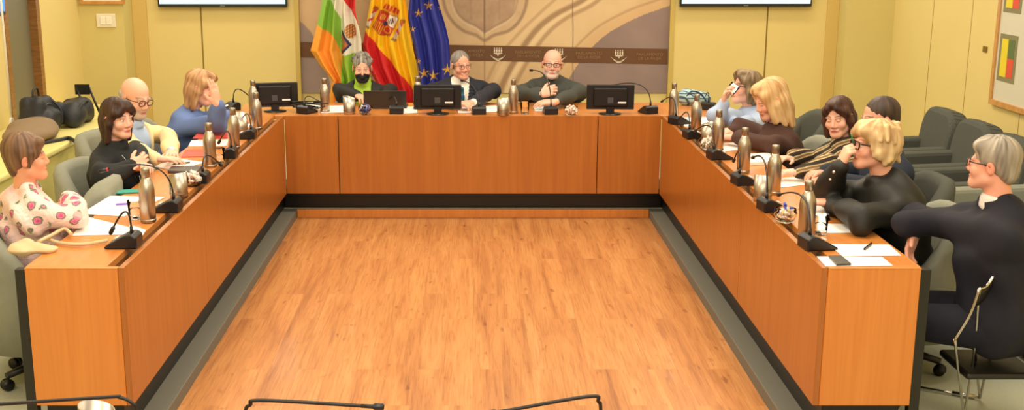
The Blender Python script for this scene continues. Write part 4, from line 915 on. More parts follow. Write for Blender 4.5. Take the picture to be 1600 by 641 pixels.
# ---------------------------------------------------------------- flags hanging on poles before the mural
def flag(name, label, left, right, paint, waves, seed, pole_x):
    n, m = 150, 260; ys = np.linspace(-150, 178, m); us = np.linspace(0, 1, n)
    lx_ = np.interp(ys, [p[1] for p in left], [p[0] for p in left]); rx_ = np.interp(ys, [p[1] for p in right], [p[0] for p in right])
    PX = lx_[:, None]*(1-us)+rx_[:, None]*us; PY = np.tile(ys[:, None], (1, n)); k = sm(PY, -150, 120)
    dep = .045*np.sin(2*PI*waves*us[None, :]+seed+.8*np.sin(PY*.012+seed))*(.5+.5*k)+.007*np.sin(2*PI*waves*2.3*us[None, :]+2*seed+PY*.01)
    Yb = 10.22+seed*.02; V = np.stack([(PX-CX)/F, np.ones_like(PX), np.zeros_like(PX)], -1)
    w = np.array([[ony(x, y, Yb) for x in (0., 1.)] for y in ys]); X = w[:, 0, 0][:, None]+PX*(w[:, 1, 0]-w[:, 0, 0])[:, None]; Z = np.tile(w[:, 0, 2][:, None], (1, n))
    base = ony(pole_x, 100, Yb+.12); t = thing(name, label, 'flag', (base[0], base[1], 0), 0, 'flags behind the head desk')
    P = np.stack([X-base[0], Yb+dep-base[1], Z], -1).reshape(-1, 3); I = np.arange(n*m).reshape(m, n)
    Q = np.stack([I[1:, :-1], I[1:, 1:], I[:-1, 1:], I[:-1, :-1]], -1).reshape(-1, 4)
    raw_mesh('flag_cloth', P, Q, FLAGM, t, paint((PX-460)*3.373, PY*3.373).reshape(-1, 3))
    MB().tube([(0, 0, .02), (0, 0, 2.6)], .014, 10).build('flag_pole', plain('pole_brass', 'b08a40', .3, .8), t); MB().lathe([(0, 0), (.13, 0), (.13, .02), (.05, .04), (.03, .06), (0, .06)]).build('flag_base', plain('pole_base', 'a8823c', .35, .7), t)
FLAGM = vcol('flag_cloth', .6)
def paintregion(C, mask, h, a=1.): C[mask] = C[mask]*(1-a)+np.array(lin(h))*a
def rioja(u, v):
    C = np.zeros((*u.shape, 3)); C[:] = lin('e6dfd0')
    ip = lambda pts: inpoly(u, v, pts)
    paintregion(C, ip([(256, -600), (262, 0), (322, 92), (345, 150), (480, 150), (480, -600)]), 'd0322e')
    paintregion(C, ip([(245, 296), (310, 282), (420, 300), (420, 700), (245, 700)]), '8fb93a')
    paintregion(C, ip([(100, -600), (200, -600), (190, 0), (243, 100), (250, 300), (210, 195), (110, 128)]), '84b63c')
    paintregion(C, ip([(60, 100), (122, 132), (210, 190), (246, 290), (252, 700), (60, 700)]), 'f2a038')
    d = np.hypot((u-296)/30, (v-165)/38); r = ((np.sin(u*.5)+np.sin(v*.42+u*.2)) > -.2); paintregion(C, (d < 1) & r, 'a0583a'); paintregion(C, (d < 1) & ~r, 'd8a860')
    paintregion(C, ip([(246, 155), (303, 236), (246, 292)]), '23305e'); paintregion(C, ip([(247, 182), (286, 236), (247, 272)]), 'b8663c'); paintregion(C, ip([(247, 205), (270, 236), (247, 250)]), '9a8a4a')
    return C
def spain(u, v):
    C = np.zeros((*u.shape, 3)); C[:] = lin('f2c014')
    paintregion(C, inpoly(u, v, [(200, 20), (340, 120), (375, 165), (640, 490), (660, 800), (200, 800)]), 'd0242a')
    du, dv_ = u-478, v-125; a = du*.9+dv_*.43; b = du*.43-dv_*.9           # crest frame, b up
    sh = (np.abs(a) < 50) & (b < 55) & (b > -58+18*(np.abs(a)/50)**2)
    paintregion(C, (np.abs(a) < 54) & (b < 59) & (b > -63+18*(np.abs(a)/54)**2), '9a6a30')
    paintregion(C, sh & (a < 0) & (b > 0), 'c83a2e'); paintregion(C, sh & (a >= 0) & (b > 0), 'e8e0d4'); paintregion(C, sh & (a < 0) & (b <= 0), 'd8a02c'); paintregion(C, sh & (a < 0) & (b <= 0) & (np.sin(a*.55) > 0), 'c83a2e')
    paintregion(C, sh & (a >= 0) & (b <= 0), 'c8402e'); paintregion(C, sh & (np.hypot(a-25, b+25) < 20) & (np.hypot(a-25, b+25) > 15), 'e0b040')
    paintregion(C, sh & (np.hypot((a+25)/14, (b-28)/16) < 1) & (np.sin(a*.7) > -.5), 'e0b040'); paintregion(C, (np.hypot((a-25)/13, (b-28)/17) < 1) & (np.sin(a*.5+b*.35) > -.35), '4a2a4a'); paintregion(C, np.hypot(a, b) < 13, '8a3a3a'); paintregion(C, np.hypot(a, b) < 8, '2a3a78')
    cr = (np.abs(a) < 46-.012*(b-75)**2) & (b > 60) & (b < 100); paintregion(C, cr, 'c8402e'); paintregion(C, cr & ((np.sin(a*.32) > .55) | (b < 70)), 'e0a830'); paintregion(C, (np.hypot(a, b-103) < 6), 'd09a30')
    for q in (-1, 1):
        p_ = (np.abs(a-q*78) < 10) & (b > -52) & (b < 42); paintregion(C, p_, 'cfc6b8'); paintregion(C, p_ & (np.sin(b*.13+q*a*.12) > .45), 'c8402e'); paintregion(C, (np.abs(a-q*78) < 15) & (b > -62) & (b < -50), '8c7a48'); paintregion(C, (np.abs(a-q*78) < 14) & (b > 42) & (b < 62) & (np.abs(a-q*78) < 14-.02*(b-50)**2), 'b06a30')
    return C
def europe(u, v):
    C = np.zeros((*u.shape, 3)); C[:] = lin('30389a')
    for sx, sy, r in ((252*3.3, 0, 0), (836-0, 106, 24), (660-8, 232, 26), (708-55, 70, 22), (770, 44, 14), (625, 152, 14), (655, 322, 12), (684, 386, 26), (733, 398, 26), (806, 368, 26), (708, 30, 22)):
        if not r or (sx, sy) in ((836, 106), (652, 232)): continue
        dx, dy = u-sx, v-sy; th = np.arctan2(dy, dx)+.35; rad = np.hypot(dx, dy); q = np.mod(th, 2*PI/5)-PI/5
        paintregion(C, rad < r*.40/np.maximum(.2, np.cos(PI/5*2-0.0-np.abs(np.abs(q)))*1.0)*1.0 if False else rad*(np.cos(q)*.38+np.abs(np.sin(q))*0+.0)+rad*np.abs(np.cos(np.abs(q)))*0+rad*(.95-.95*np.abs(q)/(PI/5)) < r*.40, 'e8b23c')
    return C
flag('regional_flag', 'draped flag with red, white, green and orange-yellow bands', [(508, -150), (503, 0), (494, 42), (484, 80), (500, 104), (518, 126), (514, 152), (516, 178)], [(556, -150), (556, 18), (565, 60), (566, 80), (560, 100), (556, 130), (556, 178)], rioja, 3.5, 1.0, 535)
flag('national_flag', 'draped red and yellow flag with a coat of arms', [(592, -150), (579, 0), (572, 40), (566, 72), (574, 105), (592, 140), (615, 178)], [(618, -150), (634, 0), (640, 50), (650, 100), (656, 140), (652, 178)], spain, 4., 2.2, 606)
flag('european_flag', 'draped dark blue flag with gold stars', [(650, -150), (640, 0), (637, 30), (646, 70), (654, 110), (656, 150), (656, 178)], [(672, -150), (684, 0), (696, 40), (702, 66), (703, 100), (700, 178)], europe, 3., 3.4, 664)
# ---------------------------------------------------------------- bags and soft things
def soft(name, prims, m, label, cat, h=.008, fold=.004, seed=0., group=None, fr=34.):
    V, Q = sculpt(prims, h, folds(.011 if name == 'backpack' else fold, 26. if name == 'backpack' else fr, seed)); c_ = V.mean(0); c_[2] = V[:, 2].min(); t = thing(name, label, cat, c_, 0, group); raw_mesh({'backpack': 'bag_body'}.get(name, 'shell'), V-c_, Q, m, t); t['_'] = 0; del t['_']; return t, c_
nyl = plain('black_nylon', '24272d', .5, var=.2, vs=14., bump=.3, bs=120)
LZ = .64
b0 = onx(60, 196, -3.18); b0[2] = LZ
b1 = onx(112, 196, -3.06); b1[2] = LZ
def boxy(c, hx, hy, z0, z1, r, sl=0.):
    pts = [c+np.array([x*hx, y*hy, 0]) for x in (-1, 1) for y in (-1, 1)]
    L = [cone(p+np.array([0, 0, z0+r]), r, c+(p-c)*.82+np.array([sl, 0, z1-r]), r*.85, .03) for p in pts]
    return L+[ell(c+np.array([sl*.5, 0, (z0+z1)/2]), (hx+r*.7, hy+r*.7, (z1-z0)/2*.92), .04)]
t, c_ = soft('backpack', boxy(b0, .05, .11, 0, .27, .05)+boxy(b0+np.array([.10, -.01, 0]), .02, .08, .01, .16, .035), nyl, 'black backpack with raised handle on the ledge by the grey door', 'backpack', group='backpacks on the ledge')
MB().tube(spline([b0-c_+np.array(v) for v in ((.0, -.06, .25), (.0, -.05, .31), (.0, .03, .32), (.0, .06, .25))], 6), .008, 8).build('carry_handle', nyl, t)
MB().tube(spline([b0-c_+np.array(v) for v in ((.06, .10, .24), (.13, .10, .17), (.14, .10, .08), (.10, .11, .012))], 6), .010, 8).build('strap', nyl, t)
MB().tube(spline([b0-c_+np.array(v) for v in ((.075, -.10, .19), (.09, -.02, .215), (.085, .07, .20))], 6), .004, 6).build('zip', plain('zip_grey', '5a5c60', .4), t)
t, c_ = soft('backpack', boxy(b1, .07, .15, 0, .19, .05, .01)+[ell(b1+np.array([.06, -.10, .09]), (.08, .10, .09), .04), ell(b1+np.array([.03, .10, .10]), (.09, .12, .08), .04)], nyl, 'black slumped backpack lying beside the taller backpack', 'backpack', seed=3., group='backpacks on the ledge')
MB().tube(spline([b1-c_+np.array(v) for v in ((.10, -.17, .12), (.13, -.10, .175), (.12, .03, .185), (.09, .14, .15))], 6), .009, 8).build('strap', nyl, t)
c0 = onx(142, 180, -2.98); t = thing('folding_stand', 'black folding frame leaning at the end of the ledge behind the backpacks', 'stand', (c0[0], c0[1], LZ))
for q in (-1, 1): MB().tube([(q*.05+.04, 0, 0), (q*.05-.06, .02, .27)], .009, 8).build('leg', blk, t)
MB().box((-.115, .012, .2), (.0, .026, .28), .004).build('top_plate', blk, t)
c0 = onx(36, 212, -3.15); t, c_ = soft('coat', [ell(np.array([c0[0]+.06, c0[1], LZ+.06]), (.17, .30, .075), .05), ell(np.array([c0[0]+.03, c0[1]+.1, LZ+.09]), (.14, .2, .06), .05)], plain('taupe', '8a7458', .8, var=.1, vs=10.), 'taupe folded coat lying on the ledge behind the pink-jacketed woman', 'coat', seed=1.)
p_ = [onz(x, y, LZ+.012) for x, y in ((54, 226), (75, 222), (96, 218), (108, 216), (118, 222), (122, 228))]
tag(MB().tube(spline(p_, 6), [.014]*31, 8).build('bag_strap', nyl), 'loose black strap trailing over the yellow ledge', 'strap')
cb = onz(1083, 164, TZ); plaid, nt, bs_ = newmat('plaid')
mp = coords(nt, (1, 1, 1)); w1 = N(nt, 'ShaderNodeTexWave', Scale=8., Distortion=1.5, bands_direction='DIAGONAL'); w2 = N(nt, 'ShaderNodeTexWave', Scale=9., Distortion=1.5, bands_direction='Z'); nt.links.new(mp.outputs[0], w1.inputs[0]); nt.links.new(mp.outputs[0], w2.inputs[0])
mx = N(nt, 'ShaderNodeMath', operation='MINIMUM'); nt.links.new(w1.outputs['Fac'], mx.inputs[0]); nt.links.new(w2.outputs['Fac'], mx.inputs[1]); r_ = ramp(nt, [(.03, '2c4c64'), (.14, '8fb0bc'), (.5, 'a9c6cc')]); nt.links.new(mx.outputs[0], r_.inputs[0]); nt.links.new(r_.outputs[0], bs_.inputs['Base Color'])
t, c_ = soft('pouch', [ell(cb+(0, 0, .055), (.12, .07, .06), .04), ell(cb+(-.06, 0, .065), (.06, .06, .065), .04), ell(cb+(.07, .01, .045), (.07, .06, .045), .04)], plaid, 'light blue plaid soft pouch on the head desk corner', 'pouch', fold=.003)
MB().tube(spline([cb-c_+np.array(v) for v in ((-.08, -.06, .06), (-.03, -.07, .115), (.04, -.06, .10), (.09, -.06, .04))], 6), .006, 8).build('strap', plain('navy_strap', '25405a', .6), t)
tot = plain('cream_canvas', 'cdb48c', .85, var=.06, vs=20.)
cb = onz(45, 398, TZ); t, c_ = soft('tote_bag', [ell(cb+(.03, .05, .012), (.075, .05, .014), .02), ell(cb+(-.035, .03, .016), (.06, .06, .018), .02), ell(cb+(-.055, .09, .018), (.045, .05, .022), .02)], tot, 'cream canvas tote bag slumped on the desk under the pink jacket', 'bag', h=.004, fold=.0075, fr=95., seed=2.)
MB().tube(spline([onz(x, y, TZ+.012)-c_ for x, y in ((70, 372), (95, 380), (130, 382), (168, 376))], 6), .008, 8).build('strap', tot, t)
MB().tube(spline([onz(x, y, TZ+.03)-c_ for x, y in ((60, 378), (80, 368), (100, 358), (112, 366))], 6), .008, 8).build('strap', tot, t)
# striped bag on the armchair at the far right
sb, nt, bs_ = newmat('striped_canvas'); mp = coords(nt, (1, 1, 1)); sp = N(nt, 'ShaderNodeSeparateXYZ'); nt.links.new(mp.outputs[0], sp.inputs[0]); ml = N(nt, 'ShaderNodeMath', operation='MULTIPLY'); ml.inputs[1].default_value = 8.; nt.links.new(sp.outputs[2], ml.inputs[0]); fr_ = N(nt, 'ShaderNodeMath', operation='FRACT'); nt.links.new(ml.outputs[0], fr_.inputs[0])
r_ = ramp(nt, [(0, 'd8ccb0'), (.45, '7a7466'), (.75, 'd8ccb0')], 'CONSTANT'); nt.links.new(fr_.outputs[0], r_.inputs[0]); nt.links.new(r_.outputs[0], bs_.inputs['Base Color']); bs_.inputs['Roughness'].default_value = .8
cb = np.array([2.96, 5.84, .372]); t, c_ = soft('shopping_bag', [cone(cb+(-.05, -.06, .085), .08, cb+(-.05, .06, .085), .08, .05), cone(cb+(-.04, -.06, .24), .065, cb+(-.04, .06, .24), .065, .06)], sb, 'grey and cream striped cloth bag behind the man in navy', 'bag', fold=.003)
for q in (-1, 1): MB().tube(spline([cb-c_+np.array(v) for v in ((-.04+q*.04, -.07, .28), (-.04+q*.04, -.04, .38), (-.04+q*.04, .04, .38), (-.04+q*.04, .07, .28))], 6), .009, 8).build('handle', plain('dark_handle', '2a2420', .6), t)
# ---------------------------------------------------------------- chairs that stand free
for i, (x, y) in enumerate(((3.0, 8.16), (3.0, 7.59), (2.98, 7.02), (2.98, 6.45), (2.98, 5.84), (2.98, 5.25))):
    lounge(x, y, 180, ['dark grey wall-side armchair farthest back, behind the dark-haired man', 'dark grey armchair second from the far end of the row along the right wall', 'grey armchair with a lit seat seen beyond the gold-haired woman', 'grey armchair with rounded arm beside the navy man\'s face', 'grey armchair under the striped cloth bag behind the navy man', 'grey armchair nearest the camera in the row along the right wall'][i], 'armchairs along the right wall', 'd' if i < 3 else 'l')
chair(2.36, 8.42, 190, 'dark grey empty chair behind the dark-haired woman in the striped cardigan', None, 'd', w=.5, d=.5)
chair(-2.12, 5.93, 180, 'light grey empty chair turned away from the desk between pink and black tops', None, 'l', w=.5, d=.5, arm=.48, back=.83)
# ---------------------------------------------------------------- the thirteen people
def A(x, y, k, v): return {'x': onx, 'y': ony, 'z': onz}[k](x, y, v)
NV = np.array
trs = plain('dark_trousers', '17181c', .8, var=.1, vs=20.); trs_n = plain('navy_trousers', '0e1020', .85, var=.1, vs=20., bump=.1)
def knit(name, c, **k): return plain(name, c, .85, var=k.get('var', .08), vs=k.get('vs', 25.), bump=k.get('bump', .2), bs=350)
LAST = None
def person_(spec):
    global LAST
    hd = spec['head']
    if abs(hd[0]) > 1.5: spec['side'] = 1 if hd[0] > 0 else -1
    else: spec['back'] = True
    r, P = person(spec); LAST = (spec, P)
def seat(label, m='l', back=.80, arm=.50, **k):
    spec, P = LAST; h = spec.get('legs', spec['body'][0]); f = heading(h); s = spec.get('s', 1.)
    chair(float(P[0]+f[0]*.03), float(P[1]+f[1]*.03), h, label, None, m, w=spec.get('cw', .56), arm=arm, back=back, st=round(float(P[2]-.163*s), 2), **k)
SP = dict()
# --- 1 woman in pink floral jacket
pf, nt, b = newmat('pink_floral'); mp = coords(nt, (1, 1, 1)); v1 = N(nt, 'ShaderNodeTexVoronoi', Scale=17., Randomness=1.); nt.links.new(mp.outputs[0], v1.inputs['Vector']); n1_ = N(nt, 'ShaderNodeTexNoise', Scale=45., Detail=3.); nt.links.new(mp.outputs[0], n1_.inputs['Vector'])
ad = N(nt, 'ShaderNodeMath', operation='MULTIPLY_ADD'); ad.inputs[1].default_value = .35; nt.links.new(n1_.outputs['Fac'], ad.inputs[0]); nt.links.new(v1.outputs['Distance'], ad.inputs[2])
r1 = ramp(nt, [(.0, '8a2458'), (.30, 'c4447c'), (.44, 'd87a9c'), (.47, '5c6a54'), (.54, '8a9078'), (.57, 'eecac4'), (1., 'f0d2ce')]); nt.links.new(ad.outputs[0], r1.inputs[0])
v2 = N(nt, 'ShaderNodeTexNoise', Scale=4.5, Detail=1.); nt.links.new(mp.outputs[0], v2.inputs['Vector']); st = ramp(nt, [(.38, '000000'), (.42, 'ffffff')]); nt.links.new(v2.outputs['Fac'], st.inputs[0])
mx = N(nt, 'ShaderNodeMix', data_type='RGBA'); nt.links.new(st.outputs[0], mx.inputs[0]); mx.inputs[6].default_value = (*lin('efcfcc'), 1); nt.links.new(r1.outputs[0], mx.inputs[7]); nt.links.new(mx.outputs[2], b.inputs['Base Color']); b.inputs['Roughness'].default_value = .75
nb_ = N(nt, 'ShaderNodeTexNoise', Scale=28., Detail=4., Distortion=1.5); nt.links.new(mp.outputs[0], nb_.inputs['Vector']); bp_ = N(nt, 'ShaderNodeBump', Strength=.5, Distance=.02); nt.links.new(nb_.outputs['Fac'], bp_.inputs['Height']); nt.links.new(bp_.outputs[0], b.inputs['Normal'])
hd = A(42, 246, 'z', 1.06)
def H_pix(E, C): return H_short(.010, .070, 0, -.085, .006)(E, C)+[C((-.06, .06, .06), .022, (.05, .075, .085), .026, .02), C((.072, .02, .03), .02, (.078, .005, -.035), .012, .02), C((-.072, .02, .03), .02, (-.078, .005, -.035), .012, .02), E(0, -.075, -.05, (.055, .03, .05), .02)]
person_(dict(label='person in a pink floral jacket with short brown hair, leaning back in a chair', head=hd, hs=.84, s=.95, legs=15, gaze=(22, 2, 0), body=(32, -6, 0), fem=True, skin='e2a07e', sw=1.12,
    R=(A(121, 336, 'z', .81), A(121, 336, 'z', .81)+NV([-.10, .20, .01]), dict(curl=.5)), L=(hd+NV([-.08, .34, -.34]), hd+NV([.12, .28, -.40]), dict(curl=.5)),
    paint=dict(brow='5a3a28', closed=True), wear=[garment('jacket', pf, .020, .97, 1.06, fold=.010, fr=40, collar=(6, .015, .070)), trousers(trs), hair(H_pix, '4a3020', '8a6848')]))
seat('grey tub chair holding the woman in the pink floral jacket')
# --- 2 woman in black sweater
hd = A(184, 184, 'z', 1.05)
def H_black(E, C): return H_bob(.145, 0, .004, .01)(E, C)+[C((-.055, .07, .055), .02, (-.075, .05, .02), .016, .02), C((.0, .085, .075), .02, (.06, .07, .04), .018, .02), C((-.01, .085, .075), .02, (-.06, .07, .04), .018, .02)]
person_(dict(label='person in a black sweater with shoulder-length dark hair and clasped hands', head=hd, gaze=(-32, -4, 0), body=(-12, 4, 0), fem=True, skin='ecb49e', hs=.88, s=.96,
    R=(A(160, 290, 'x', -1.95), A(204, 262, 'z', .83), dict(d=(.7, .5, .35), n=(-.3, .9, 0), curl=.75)), L=(hd+NV([.02, .25, -.32]), A(222, 262, 'z', .82), dict(d=(.5, -.75, .3), n=(.1, -.4, -.6), curl=.7)),
    paint=dict(brow='2a1810', lip='a84838'), wear=[garment('sweater', knit('black_knit', '14171a'), .017, .97, 1.1, fold=.006, collar=(5, .016, .062)), trousers(trs), hair(H_black, '22120e', '46261a', 1.),
    lambda c: MB().tube(spline([c['Nb']+c['U']*a+c['R']*r+c['Fb']*f for r, a, f in ((.06, .05, .02), (.05, -.02, .10), (.0, -.17, .165), (-.05, -.02, .10), (-.06, .05, .02))], 8), .0025, 6).build('necklace', plain('silver', 'c0bcb4', .25, 1.), c['root'])]))
seat('light grey tub chair behind the woman in the black sweater')
# --- 3 bald man, cream jacket
hd = A(212, 152, 'z', 1.03)
def H_fringe(E, C): return [E(0, -.045, .005, (.081, .072, .045), .02), E(0, .06, .06, (.2, .085, .2), .02, '-'), E(0, -.03, .105, (.2, .2, .075), .02, '-'), E(0, -.03, -.125, (.2, .2, .075), .02, '-')]
person_(dict(label='person with bald head, glasses and grey beard in a cream jacket over a blue shirt', head=hd, gaze=(-34, -16, 0), body=(-14, 8, 0), skin='eeb69c', hs=1.02, s=.97, bulk=.012, belly=True,
    R=(A(222, 258, 'x', -1.93), A(246, 250, 'z', .79), dict(d=(.95, .0, .0), n=(0, 0, -1), curl=.25)), L=(hd+NV([.12, .28, -.30]), A(268, 240, 'z', .79), dict(n=(0, 0, -1), curl=.3)),
    paint=dict(stubble=('b4a89c', .8), brow='7a6658', closed=True), wear=[garment('shirt', plain('pale_blue_shirt', 'a9bfe2', .7, var=.05), .004, .97, .9, fold=.001, collar=(4, .013, .066)), garment('jacket', plain('cream_jacket', 'ecd5a4', .8, var=.05, vs=15.), .020, .90, 1.1, fold=.006, vneck=(.075, .42), gap=.035), trousers(trs),
    hair(H_fringe, '9a8c80', 'c0b4a8', 2., .0015), lambda c: glasses_obj(c['hp'], c['hs'], c['root'], '181416', .0028, .023, .017)]))
seat('light grey tub chair behind the bald man in cream')
# --- 4 woman in blue sweater, hand over her face
hd = A(314, 136, 'z', 1.02)
def H_long(E, C): return H_bob(.15, 0, .004, .0)(E, C)
person_(dict(label='person in a blue sweater leaning on the desk and covering the face with a hand', head=hd, gaze=(-4, -16, 0), body=(0, 22, 0), fem=True, skin='eeb096', hs=.95, s=1.0,
    R=(A(340, 198, 'z', .80), A(339, 163, 'z', .98), dict(d=(-.12, .0, 1.), n=(-.85, .5, .0), curl=.12, spread=.04)), L=(A(340, 192, 'z', .80)+NV([0, .12, 0]), A(364, 186, 'z', .79), dict(n=(0, 0, -1), curl=.4)),
    wear=[garment('sweater', knit('blue_knit', '6078b0'), .017, .93, 1.1, fold=.007, fr=30), trousers(trs), hair(H_long, '8e6038', 'cca274', 3.)]))
seat('light grey tub chair behind the woman in the blue sweater')
# --- 5 masked woman
hd = A(566, 106, 'z', 1.01)
def H_curly(E, C):
    rr = random.Random(4); L = [E(0, -.018, .042, (.082, .100, .083))]+face_cut(E, .074, .066); 
    for i in range(80):
        a, b = rr.uniform(-PI, PI), rr.uniform(-.1, 1.3); x, y, z = math.sin(a)*math.cos(b), math.cos(a)*math.cos(b), math.sin(b)
        if (y > .20 and z < .62) or z < -.2*(y > -.3): continue
        k_ = rr.uniform(.95, 1.06); L.append(E(x*.086*k_, -.018+y*.100*k_, .044+z*.088*k_, (.014, .014, .013), .006))
    return L
def mask_fn(c):
    hs, Mh, hp = c['hs'], c['Mh'], c['hp']; base = head_prims(hp, Mh, hs, .93); inf = [dict(p) for p in base if p['op'] == '+'][:7]
    L = []
    for p in inf:
        p = dict(p)
        if p['t'] == 'e': p['r'] = p['r']+.006*hs
        else: p['ra'] += .006*hs; p['rb'] += .006*hs
        L.append(p)
    L.append(cone(hp(0, .09, -.03), .016*hs, hp(0, .10, -.06), .018*hs, .02))
    def cut(X, Y, Z):
        x, y, z = [(X-c['Hc'][0])*Mh[0, i]+(Y-c['Hc'][1])*Mh[1, i]+(Z-c['Hc'][2])*Mh[2, i] for i in range(3)]; x, y, z = x/hs, y/hs, z/hs
        return hs*np.maximum(np.maximum(.030-y, z+.022+.35*np.abs(x)), np.maximum(-.118-z, np.abs(x)-.066))
    L.append(func(cut, c['Hc']-.3, c['Hc']+.3, .004, '&'))
    V, Q = sculpt(L, .004); o = raw_mesh('face_mask', V, Q, plain('mask_black', '15161a', .7), c['root'])
    for q in (-1, 1): MB().tube([hp(q*.062, .04, -.045), hp(q*.08, .0, -.02), hp(q*.084, -.02, .0)], .0018, 6).build('ear_loop', blk, o)
person_(dict(label='person with grey curly hair wearing a black face mask and lime green top', head=hd, gaze=(-84, -8, 0), body=(-90, 8, 0), fem=True, skin='e4ac94', hs=.90, sw=1.12, s=1.03, neck_off=(0, 0, .035),
    R=(hd+NV([-.20, .12, -.30]), hd+NV([-.02, -.20, -.2]), dict(n=(0, 0, -1), curl=.5)), L=(hd+NV([.21, .10, -.30]), hd+NV([.19, -.20, -.2]), dict(n=(0, 0, -1), curl=.5)),
    paint=dict(brow='5a4a40'), wear=[garment('turtleneck', plain('lime', 'a8cf3c', .7, var=.1, vs=40.), .002, .8, .9, fold=.001, collar=(7, .010, .050)), garment('blazer', plain('black_blazer', '1c1a1a', .75), .017, .95, 1.06, fold=.004, vneck=(.065, .5), gap=.008), trousers(trs),
    hair(H_curly, '4c4842', 'a29c92', 4., .002), mask_fn]))
seat('grey tub chair behind the masked woman')
# --- 6 man in navy suit
hd = A(720, 101, 'z', 1.02)
def tie_fn(c):
    Nb, U, Fb, R = c['Nb'], c['U'], c['Fb'], c['R']; prims = c['torso'](.0, True)
    def surf(u):
        o = Nb+U*u
        for f in np.linspace(.26, 0, 80):
            if peval(prims, (o+Fb*f)[None])[0] < .012: return o+Fb*(f+.002)
        return o+Fb*.1
    pts = [surf(u) for u in (-.005, -.03, -.07, -.12, -.18, -.24)]; pts[0] = pts[0]+Fb*.012
    L = [ell(pts[0], (.018, .013, .016), .01, c['MB_'])]
    for a, b, w in zip(pts[1:], pts[2:], (.016, .02, .024, .027)):
        for t_ in np.linspace(0, 1, 4): L.append(ell(a*(1-t_)+b*t_, (w, .008, .018), .012, c['MB_']))
    L.append(ell((pts[0]+pts[1])/2, (.014, .009, .02), .01, c['MB_']))
    V, Q = sculpt(L, .004); raw_mesh('necktie', V, Q, plain('teal_tie', '1f5a70', .5, var=.15, vs=60.), c['root'])
def lapels(mat, wd, dp, inf=.016):
    def f(c):
        s = c['s']; Nb, U, Fb, R = c['Nb'], c['U'], c['Fb'], c['R']; pr = c['torso'](inf); top = Nb+U*.03*s
        for q in (-1, 1):
            L = []
            for t_ in np.linspace(.08, .95, 16):
                u = -dp*t_*s; r = q*(wd*(1-t_)+.022*math.sin(PI*min(1, t_*1.15)))*s; o = top+U*u+R*r; hit = o+Fb*.05
                for ff in np.linspace(.28, -.05, 100):
                    if peval(pr, (o+Fb*ff)[None])[0] < 0: hit = o+Fb*ff; break
                L.append(ell(hit, np.array((.012+.02*math.sin(PI*t_)**.8, .0075, .017))*s, .008, c['MB_']))
            V, Q = sculpt(L, .0045); raw_mesh('lapel', V, Q, mat, c['root'])
    return f
nsuit = plain('navy_suit', '171c2c', .75, var=.1, vs=30., bump=.08)
person_(dict(label='person in a navy suit, white shirt and teal tie laughing at the head desk', head=hd, gaze=(-66, -6, 3), body=(-82, 8, 0), skin='e8a890', smile=1., hs=.92, s=1.06, bulk=.008, sw=1.12, neck_off=(0, 0, .045),
    R=(A(676, 158, 'y', 9.45), A(714, 163, 'z', .79), dict(n=(.3, 0, -1), d=(.8, -.3, -.1), curl=.5)), L=(A(770, 157, 'y', 9.40), A(740, 162, 'z', .79), dict(n=(-.2, 0, -1), d=(-.85, -.2, -.05), curl=.55)),
    paint=dict(teeth=True, brow='6a5a50', scalp=('a89c90', .5, .09)), wear=[garment('shirt', plain('white_shirt', 'efeae0', .6), .004, 1.0, .9, fold=.001, collar=(4, .010, .054)), garment('suit_jacket', nsuit, .017, .93, 1.08, fold=.004, vneck=(.066, .36)), lapels(nsuit, .076, .38), tie_fn, trousers(trs_n),
    hair(H_short(-.001, .100, 0, -.045, -.004, .016), '68625e', '96908a', 5., .0006), lambda c: glasses_obj(c['hp'], c['hs'], c['root'], '6a4038', .0018, .023, .016)]))
seat('grey tub chair behind the man in the navy suit and teal tie')
# --- 7 man in grey sweater
hd = A(863, 100, 'z', 1.02)
person_(dict(label='person with bald head, glasses and white stubble in a dark grey sweater', head=hd, gaze=(-92, 2, -3), body=(-92, 12, 0), skin='ecb09a', hs=.97, s=1.06, bulk=.012, sw=1.2, neck_off=(0, 0, .035), smile=.5,
    R=(A(812, 156, 'y', 9.30), A(846, 147, 'y', 9.02), dict(d=(.9, -.1, .35), n=(.1, .8, -.3), curl=.75)), L=(A(905, 157, 'y', 9.38), A(868, 162, 'z', .79), dict(d=(-1, -.05, 0), n=(0, .2, -1), curl=.3)),
    paint=dict(stubble=('d8ccc4', .7), brow='7a6458'), wear=[garment('sweater', knit('charcoal_knit', '3f423e'), .017, .93, 1.1, fold=.006, fr=30, collar=(3, .013, .066)), trousers(trs), hair(H_fringe, 'a89c92', 'c8bcb0', 2., .001),
    lambda c: glasses_obj(c['hp'], c['hs'], c['root'], '2a2024', .0024, .024, .017), lambda c: MB().tube([c['arms']['R'][1]+(c['arms']['R'][0]-c['arms']['R'][1])*.03+NV([0, .031*math.cos(a), .031*math.sin(a)]) for a in np.linspace(0, 2*PI, 20)], .004, 6).build('wristband', blk, c['root'])]))
seat('grey tub chair behind the man in the grey sweater')
